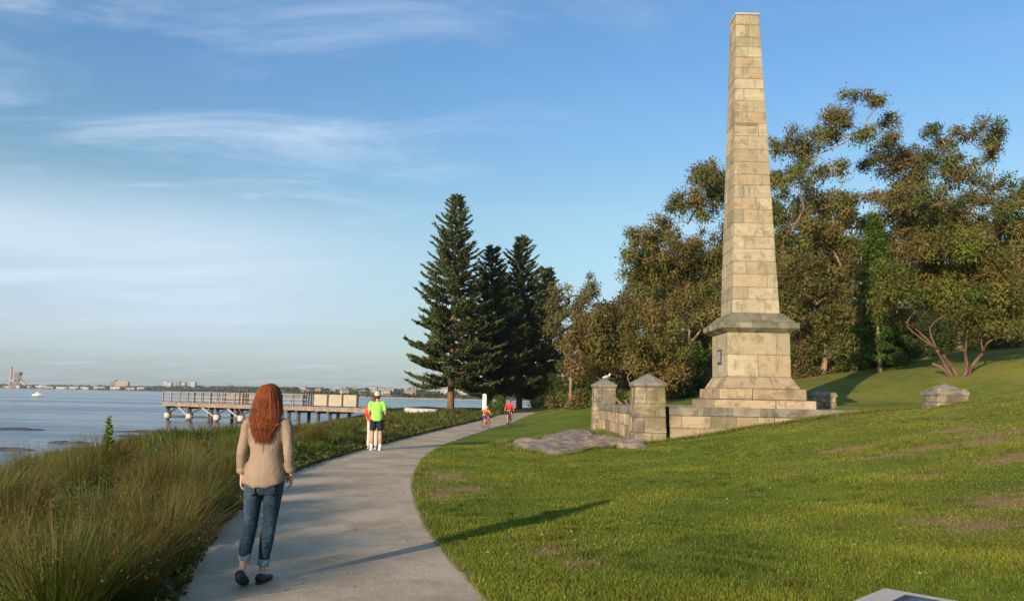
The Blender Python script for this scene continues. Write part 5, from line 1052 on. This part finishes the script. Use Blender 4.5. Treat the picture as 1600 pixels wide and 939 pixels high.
# hair: cap + long strands down the back
mb = MB(); hc = V3(*J['head'])
mb.tube([hc + V3(0, -.035, -.30), hc + V3(0, -.05, -.20), hc + V3(0, -.045, -.09), hc + V3(0, -.022, 0), hc + V3(0, -.018, .06), hc + V3(0, -.015, .105), hc + V3(0, -.015, .122)], [(.080, .035), (.110, .052), (.110, .072), (.098, .098), (.085, .09), (.05, .055), (.01, .01)], (0, 1, 0), 24, 3)
hb = mb.build('hair', mat_hair_under, Wm, smooth=True)
rng = np.random.default_rng(12); SV, SF, ST = [], [], []; base = 0
for i in range(1700):
    a = rng.uniform(-2.15, 2.15); back = cos(a); side = sin(a)          # angle about the head measured from straight back
    crown = hc + V3(rng.normal(0, .012) + .01, .01 - .02 * back, .120 + rng.normal(0, .003)); lay = rng.uniform(.91, 1.08); fx_ = 1 if abs(a) < 1.5 else .9
    p1 = hc + V3(side * .072 * lay, -.015 - back * .066 * lay, .098); p2 = hc + V3(side * .100 * lay, -.018 - back * .106 * lay, .025); p3 = hc + V3(side * .112 * lay, -.02 - back * .102 * lay, -.06)
    ln = rng.uniform(.30, .98) ** .8 * (1.0 if abs(a) < .9 else .80); taper = rng.uniform(.72, 1.0)
    p4 = hc + V3(side * .122 * lay * (1 if ln > .7 else 1.02), -.062 - abs(back) * .072 * lay, -.155); p5 = hc + V3(side * .104 * taper * lay + rng.normal(0, .004), -.105 - abs(back) * .052 * lay, -.155 - .12 * ln); p6 = hc + V3(side * .078 * taper + rng.normal(0, .009), -.118 - abs(back) * .045 + rng.normal(0, .010), -.155 - .225 * ln + rng.normal(0, .006))
    w = rng.uniform(.0013, .0028); v_, f_ = tube_geo([crown, p1, p2, p3, p4, p5, p6], [(w * .6, w * .6), (w, w * .6), (w * 1.2, w * .6), (w * 1.2, w * .6), (w, w * .6), (w * .9, w * .5), (.0006, .0006)], (0, 1, .1), 4, 3, False)
    v_ = np.array(v_); SV.append(v_); SF.append(np.array(f_) + base); base += len(v_); tt = np.array([.23, .052, .012]) * rng.uniform(.5, 1.4) * np.array([1, rng.uniform(.8, 1.25), 1]); ST.append(np.repeat(tt[None], len(v_), 0))
for i in range(90):
    a = rng.uniform(-2.2, 2.2); k = rng.uniform(1.04, 1.22); p0 = hc + V3(sin(a) * .09, -.02 - cos(a) * .09, rng.uniform(-.05, .10)); p1 = hc + V3(sin(a) * .118 * k, -.04 - cos(a) * .11 * k, rng.uniform(-.16, -.05)); p2 = hc + V3(sin(a) * .12 * k + rng.normal(0, .02), -.08 - abs(cos(a)) * .06, rng.uniform(-.38, -.22)); w = .0012
    v_, f_ = tube_geo([p0, p1, p2], [(w, w), (w, w), (.0004, .0004)], (0, 1, .1), 3, 4, False); f_ = [(q[0], q[1], q[2], q[3]) for q in f_]
    v_ = np.array(v_); SV.append(v_); SF.append(np.array(f_) + base); base += len(v_); ST.append(np.repeat(np.array([[.22, .06, .02]]), len(v_), 0))
link('strands', np_mesh('strands', np.concatenate(SV), np.concatenate(SF), np.concatenate(ST), True), hairmat(), hb)

# --- generic dressed figure, coarse
def dress(root, J, top, bottom, short=True, sleeve=.5, voxel=.012, s=1.0, longpants=False, hemz=None):
    ch = V3(*J['chest']); pl = V3(*J['pelvis']); nb = V3(*J['neck']); mb = MB(); ax = unit(nb - pl)
    mb.tube([pl - ax * .10 * s, pl, (pl + ch) / 2, ch, ch * .45 + nb * .55, nb + ax * .005], [(.178 * s, .125 * s), (.172 * s, .124 * s), (.160 * s, .118 * s), (.175 * s, .118 * s), (.150 * s, .095 * s), (.065 * s, .062 * s)], (0, 1, 0), 20, 3)
    for k in ('L', 'R'):
        S_, E_, W_ = V3(*J['sh' + k]), V3(*J['el' + k]), V3(*J['wr' + k]); q = S_ * (1 - sleeve) + E_ * sleeve if sleeve <= 1 else E_ * (2 - sleeve) + W_ * (sleeve - 1)
        pts = [S_ * .55 + ch * .45 + V3(0, 0, .05 * s), S_, (S_ + E_) / 2] + ([E_] if sleeve > 1 else []) + [q]; mb.tube(pts, [.062 * s, .066 * s, .064 * s] + ([.055 * s] if sleeve > 1 else []) + [.056 * s if sleeve > 1 else .066 * s], (0, 1, .2), 14, 3)
    o = mb.build('top', top, root); remesh(o, voxel, 3, (.008 * s, .09))
    mb = MB(); mb.tube([pl + ax * .03 * s, pl - ax * .05 * s, pl - ax * .13 * s], [(.140 * s, .100 * s), (.168 * s, .122 * s), (.160 * s, .115 * s)], (0, 1, 0), 20, 3)
    for k in ('L', 'R'):
        Hp, Kn, An = V3(*J['hip' + k]), V3(*J['kn' + k]), V3(*J['an' + k])
        if longpants: mb.tube([Hp, Hp * .5 + Kn * .5, Kn, Kn * .5 + An * .5, An + (Kn - An) * .1], [.102 * s, .090 * s, .072 * s, .068 * s, .062 * s], (0, 1, 0), 14, 3)
        else: mb.tube([Hp, Hp * .5 + Kn * .5, Kn * .78 + Hp * .22], [.105 * s, .100 * s, .096 * s], (0, 1, 0), 14, 3)
    o2 = mb.build('trousers' if longpants else 'shorts', bottom, root); remesh(o2, voxel, 3)
def cap(root, J, mat, s=1.0):
    hc = V3(*J['head']); fw_ = unit(V3(*J.get('face', (0, 1, 0)))); c = hc + V3(0, 0, .035 * s) - fw_ * .008
    mb = MB(); mb.tube([c + V3(0, 0, -.02 * s), c + V3(0, 0, .03 * s), c + V3(0, 0, .075 * s), c + V3(0, 0, .098 * s)], [(.088 * s, .106 * s), (.086 * s, .102 * s), (.060 * s, .07 * s), (.008, .008)], tuple(fw_), 18, 3); o = mb.build('cap', mat, root, smooth=True)
    mb = MB(); mb.tube([c + fw_ * .07 * s - V3(0, 0, .005), c + fw_ * .13 * s - V3(0, 0, .012), c + fw_ * .17 * s - V3(0, 0, .025)], [(.075 * s, .005), (.070 * s, .005), (.03 * s, .004)], (0, 0, 1), 14, 3); mb.build('brim', mat, o, smooth=True)
def shorthair(root, J, mat, s=1.0, long=False):
    hc = V3(*J['head']); fw_ = unit(V3(*J.get('face', (0, 1, 0)))); mb = MB(); lo = -.20 if long else -.075
    mb.tube([hc - fw_ * .045 * s + V3(0, 0, lo * s), hc - fw_ * .045 * s + V3(0, 0, -.04 * s), hc - fw_ * .022 * s + V3(0, 0, .02 * s), hc - fw_ * .018 * s + V3(0, 0, .08 * s), hc - fw_ * .015 * s + V3(0, 0, .125 * s)], [(.05 * s, .03 * s), (.076 * s, .06 * s), (.084 * s, .092 * s), (.073 * s, .085 * s), (.02 * s, .02 * s)], tuple(fw_), 16, 3)
    mb.build('hair', mat, root, smooth=True)
STAND = dict(head=(0, .01, 1.56), neck=(0, -.005, 1.40), chest=(0, 0, 1.25), pelvis=(0, 0, .95), shL=(-.185, -.005, 1.345), elL=(-.235, .02, 1.07), wrL=(-.14, .23, 1.02), shR=(.185, -.005, 1.345), elR=(.235, .02, 1.07), wrR=(.14, .23, 1.02),
             hdL=(.5, .8, .1), hdR=(-.5, .8, .1), thL=(.2, .2, 1), thR=(-.2, .2, 1), pnL=(.7, -.5, -.2), pnR=(-.7, -.5, -.2), curl=.5,
             hipL=(-.09, 0, .88), knL=(-.115, .01, .49), anL=(-.125, -.01, .085), hipR=(.09, 0, .88), knR=(.115, .01, .49), anR=(.125, -.01, .085), toeL=(-.25, 1, 0), toeR=(.25, 1, 0))
mh = groundpx(587, 704); mp = at(587, 700, mh[1]); mn = empty('person', (mp[0], mh[1], .0), radians(4)); tag(mn, 'man in lime green T-shirt, dark shorts and white cap standing with his back to us', 'person')
dark_hair = simple('dark_hair', (.04, .025, .018), .6, .3, 20); white_sock = simple('white_sock', (.75, .73, .68), .85)
body(mn, STAND, .010, mat_skin2, 1.0, 1.05, 1.05); dress(mn, STAND, clothmat('lime_shirt', (.30, .72, .12), .06, .5, 7), clothmat('navy_shorts', (.018, .022, .035), .2, .4), sleeve=.72)
cap(mn, STAND, simple('white_cap', (.80, .80, .80), .7, .04)); shorthair(mn, STAND, dark_hair)
shoes(mn, STAND, simple('grey_trainer', (.62, .58, .52), .7), 1.05, sole=simple('pale_sole', (.7, .68, .64), .7))
for k in ('L', 'R'): A = V3(*STAND['an' + k]); mb = MB(); mb.tube([A + V3(0, 0, -.02), A + V3(0, 0, .11)], [.045, .048], (0, 1, 0), 12, 1); mb.build('sock', white_sock, mn, smooth=True)
SW = dict(STAND); SW.update(elL=(-.21, -.03, 1.08), wrL=(-.20, .05, .88), hdL=(0, .2, -1), thL=(.3, 1, 0), pnL=(1, 0, 0), face=(.25, 1, 0))
lg = empty('person', (mp[0] - .17, mh[1] + .40, .0), radians(-12), .93); tag(lg, 'person in red top and pale trousers mostly hidden behind the man in lime green', 'person')
body(lg, SW, .011, mat_skin2); dress(lg, SW, clothmat('red_top', (.62, .05, .035), .1, .5, 7), clothmat('pale_trousers', (.55, .50, .46), .06, .5), sleeve=1.2, longpants=True)
shorthair(lg, SW, simple('brown_hair', (.12, .06, .03), .6, .3, 20), long=True); shoes(lg, SW, simple('light_shoe', (.5, .47, .43), .7), 1.0)

# --- bicycles and riders
def bicycle(px, py, sc, rz, frame_col, label, steer=0):
    g = groundpx(px, py); p = at(px, py, g[1]); r = empty('bicycle', (p[0], g[1], g[2] + .03), rz, sc); tag(r, label, 'bicycle')
    blk = simple('tyre_rubber', (.02, .02, .02), .8); met = simple('bike_metal', (.45, .45, .46), .35, .05, 8, 0, .9); fr = simple('bike_paint', frame_col, .35, .05)
    RW = .33
    def wheel(y):
        n = 40; pts = [(0, y + RW * cos(2 * pi * i / n), RW + RW * sin(2 * pi * i / n)) for i in range(n + 1)]
        V = []; Fc = []
        for i in range(n):
            a = 2 * pi * i / n
            for k in range(8): b_ = 2 * pi * k / 8; rr = RW - .022 + .022 * cos(b_); V.append((.022 * sin(b_), y + rr * cos(a), RW + rr * sin(a)))
        for i in range(n):
            for k in range(8): Fc.append((i * 8 + k, i * 8 + (k + 1) % 8, ((i + 1) % n) * 8 + (k + 1) % 8, ((i + 1) % n) * 8 + k))
        w = MB(); w.add(V, Fc); wo_ = w.build('wheel', blk, r, smooth=True)
        sp_ = MB(); sp_.tube([(-.03, y, RW), (.03, y, RW)], [.02, .02], (0, 1, 0), 8, 1)
        for i in range(14): a = 2 * pi * i / 14; sp_.bar((.02 * (-1) ** i, y, RW), (0, y + (RW - .04) * cos(a), RW + (RW - .04) * sin(a)), .004)
        V = []; Fc = []
        for i in range(n):
            a = 2 * pi * i / n
            for k, (dx, dr) in enumerate([(-.012, 0), (.012, 0), (.012, -.018), (-.012, -.018)]): rr = RW - .038 + dr; V.append((dx, y + rr * cos(a), RW + rr * sin(a)))
        for i in range(n):
            for k in range(4): Fc.append((i * 4 + k, i * 4 + (k + 1) % 4, ((i + 1) % n) * 4 + (k + 1) % 4, ((i + 1) % n) * 4 + k))
        sp_.add(V, Fc); sp_.build('spokes', met, wo_)
    wheel(-.5); wheel(.52)
    f = MB(); bb = (0, -.08, .28); st = (0, -.20, .72); hd = (0, .36, .78); hl = (0, .39, .66)
    for a, b_, w in [(bb, st, .034), (st, hd, .034), (bb, hl, .042), (hd, hl, .045)]: f.bar(a, b_, w)
    for s_ in (-1, 1): f.bar((s_ * .05, -.5, .33), (s_ * .02, -.10, .28), .02); f.bar((s_ * .05, -.5, .33), (s_ * .015, -.20, .68), .018); f.bar((s_ * .04, .52, .33), (s_ * .035, .40, .64), .026)
    f.build('frame', fr, r)
    h = MB(); h.tube([(-.28, .30, .98), (-.15, .37, .97), (0, .39, .95), (.15, .37, .97), (.28, .30, .98)], [.013] * 5, (0, 0, 1), 8, 3); h.bar((0, .37, .78), (0, .39, .95), .03); h.build('handlebar', met, r, smooth=True)
    h = MB(); h.tube([(0, -.34, .87), (0, -.24, .87), (0, -.06, .86)], [(.07, .02), (.065, .022), (.018, .015)], (0, 0, 1), 10, 3); h.bar((0, -.20, .70), (0, -.22, .86), .026); h.build('saddle', blk, r, smooth=True)
    h = MB(); h.tube([(.03, -.08, .28), (.05, -.08, .28)], [.09, .09], (0, 1, 0), 16, 1); h.bar((.06, -.08, .28), (.06, .02, .15), .02); h.bar((-.06, -.08, .28), (-.06, -.18, .41), .02); h.box(.06, .15, -.02, .06, .13, .15); h.box(-.15, -.06, -.22, -.14, .40, .42); h.build('crank', met, r)
    return r
RIDE = dict(head=(0, .14, 1.50), neck=(0, .05, 1.355), chest=(0, .0, 1.22), pelvis=(0, -.20, .95), shL=(-.175, .04, 1.30), elL=(-.27, .16, 1.10), wrL=(-.265, .27, 1.02), shR=(.175, .04, 1.30), elR=(.27, .16, 1.10), wrR=(.265, .27, 1.02),
            hdL=(0, .8, -.2), hdR=(0, .8, -.2), thL=(1, .1, 0), thR=(-1, .1, 0), pnL=(0, -.1, -1), pnR=(0, -.1, -1), curl=.9,
            hipL=(-.09, -.17, .90), knL=(-.13, .20, .80), anL=(-.12, -.14, .49), hipR=(.09, -.17, .90), knR=(.12, .14, .58), anR=(.12, .02, .22), toeL=(0, 1, -.15), toeR=(0, 1, -.05), face=(0, 1, -.1))
def helmet(root, J, mat, s=1.0):
    hc = V3(*J['head']); mb = MB(); mb.tube([hc + V3(0, -.01, .02), hc + V3(0, -.01, .06), hc + V3(0, -.012, .11), hc + V3(0, -.015, .145)], [(.098, .125), (.100, .128), (.075, .095), (.012, .015)], (0, 1, 0), 16, 3); o = mb.build('helmet', mat, root, smooth=True)
    mb = MB()
    for x in (-.045, 0, .045): mb.tube([hc + V3(x, .10, .075), hc + V3(x, .03, .132), hc + V3(x, -.08, .115)], [.009, .010, .008], (1, 0, 0), 6, 3)
    mb.build('vent', mat_pile, o)
bk = bicycle(796, 666, .86, pi - .08, (.05, .05, .06), 'black bicycle ridden toward the camera by the rider in red')
rd = empty('person', bk.location, pi - .08, .86); tag(rd, 'cyclist in bright red shirt and red helmet riding toward us on the path', 'person')
body(rd, RIDE, .012, mat_skin2); dress(rd, RIDE, clothmat('bright_red', (.75, .05, .045), .08, .5, 7), clothmat('dark_shorts', (.03, .03, .035), .1, .4), sleeve=1.1); helmet(rd, RIDE, simple('red_helmet', (.55, .04, .05), .35)); shorthair(rd, RIDE, dark_hair); shoes(rd, RIDE, simple('dark_shoe', (.06, .05, .05), .7))
bk2 = bicycle(759, 670, .68, pi + .42, (.5, .04, .05), "child's red bicycle on the path left of the larger cyclist")
rd2 = empty('person', bk2.location, pi + .42, .68); tag(rd2, 'child in orange and red top with pink helmet riding the small bicycle', 'person')
body(rd2, RIDE, .012, mat_skin2, 1.05); dress(rd2, RIDE, clothmat('orange_top', (.80, .28, .06), .2, .5, 7), clothmat('blue_shorts', (.05, .06, .20), .1, .4), sleeve=.8); helmet(rd2, RIDE, simple('pink_helmet', (.75, .22, .35), .35)); shorthair(rd2, RIDE, dark_hair); shoes(rd2, RIDE, simple('dark_shoe', (.06, .05, .05), .7))
vb = MB(); vb.tube([(0, .135, 1.12), (0, .135, 1.16), (0, .12, 1.22)], [(.12, .02), (.13, .02), (.10, .02)], (0, 1, 0), 12, 2); vb.build('red_panel', simple('red_cloth', (.7, .04, .04), .8), rd2, smooth=True)
for o in bpy.data.objects:
    if o.name.startswith('empty'): bpy.data.objects.remove(o)

# light sea haze
hz = MB(); hz.box(-3200, 3200, -40, 3400, -8.5, 75)
m = bpy.data.materials.new('haze'); m.use_nodes = True; t = m.node_tree; t.nodes.remove(t.nodes['Principled BSDF']); pv_ = t.nodes.new('ShaderNodeVolumePrincipled'); pv_.inputs['Color'].default_value = (.86, .92, 1, 1); pv_.inputs['Density'].default_value = .00011; pv_.inputs['Anisotropy'].default_value = .2
t.links.new(pv_.outputs[0], t.nodes['Material Output'].inputs['Volume']); tag(hz.build('haze', m), kind='stuff')
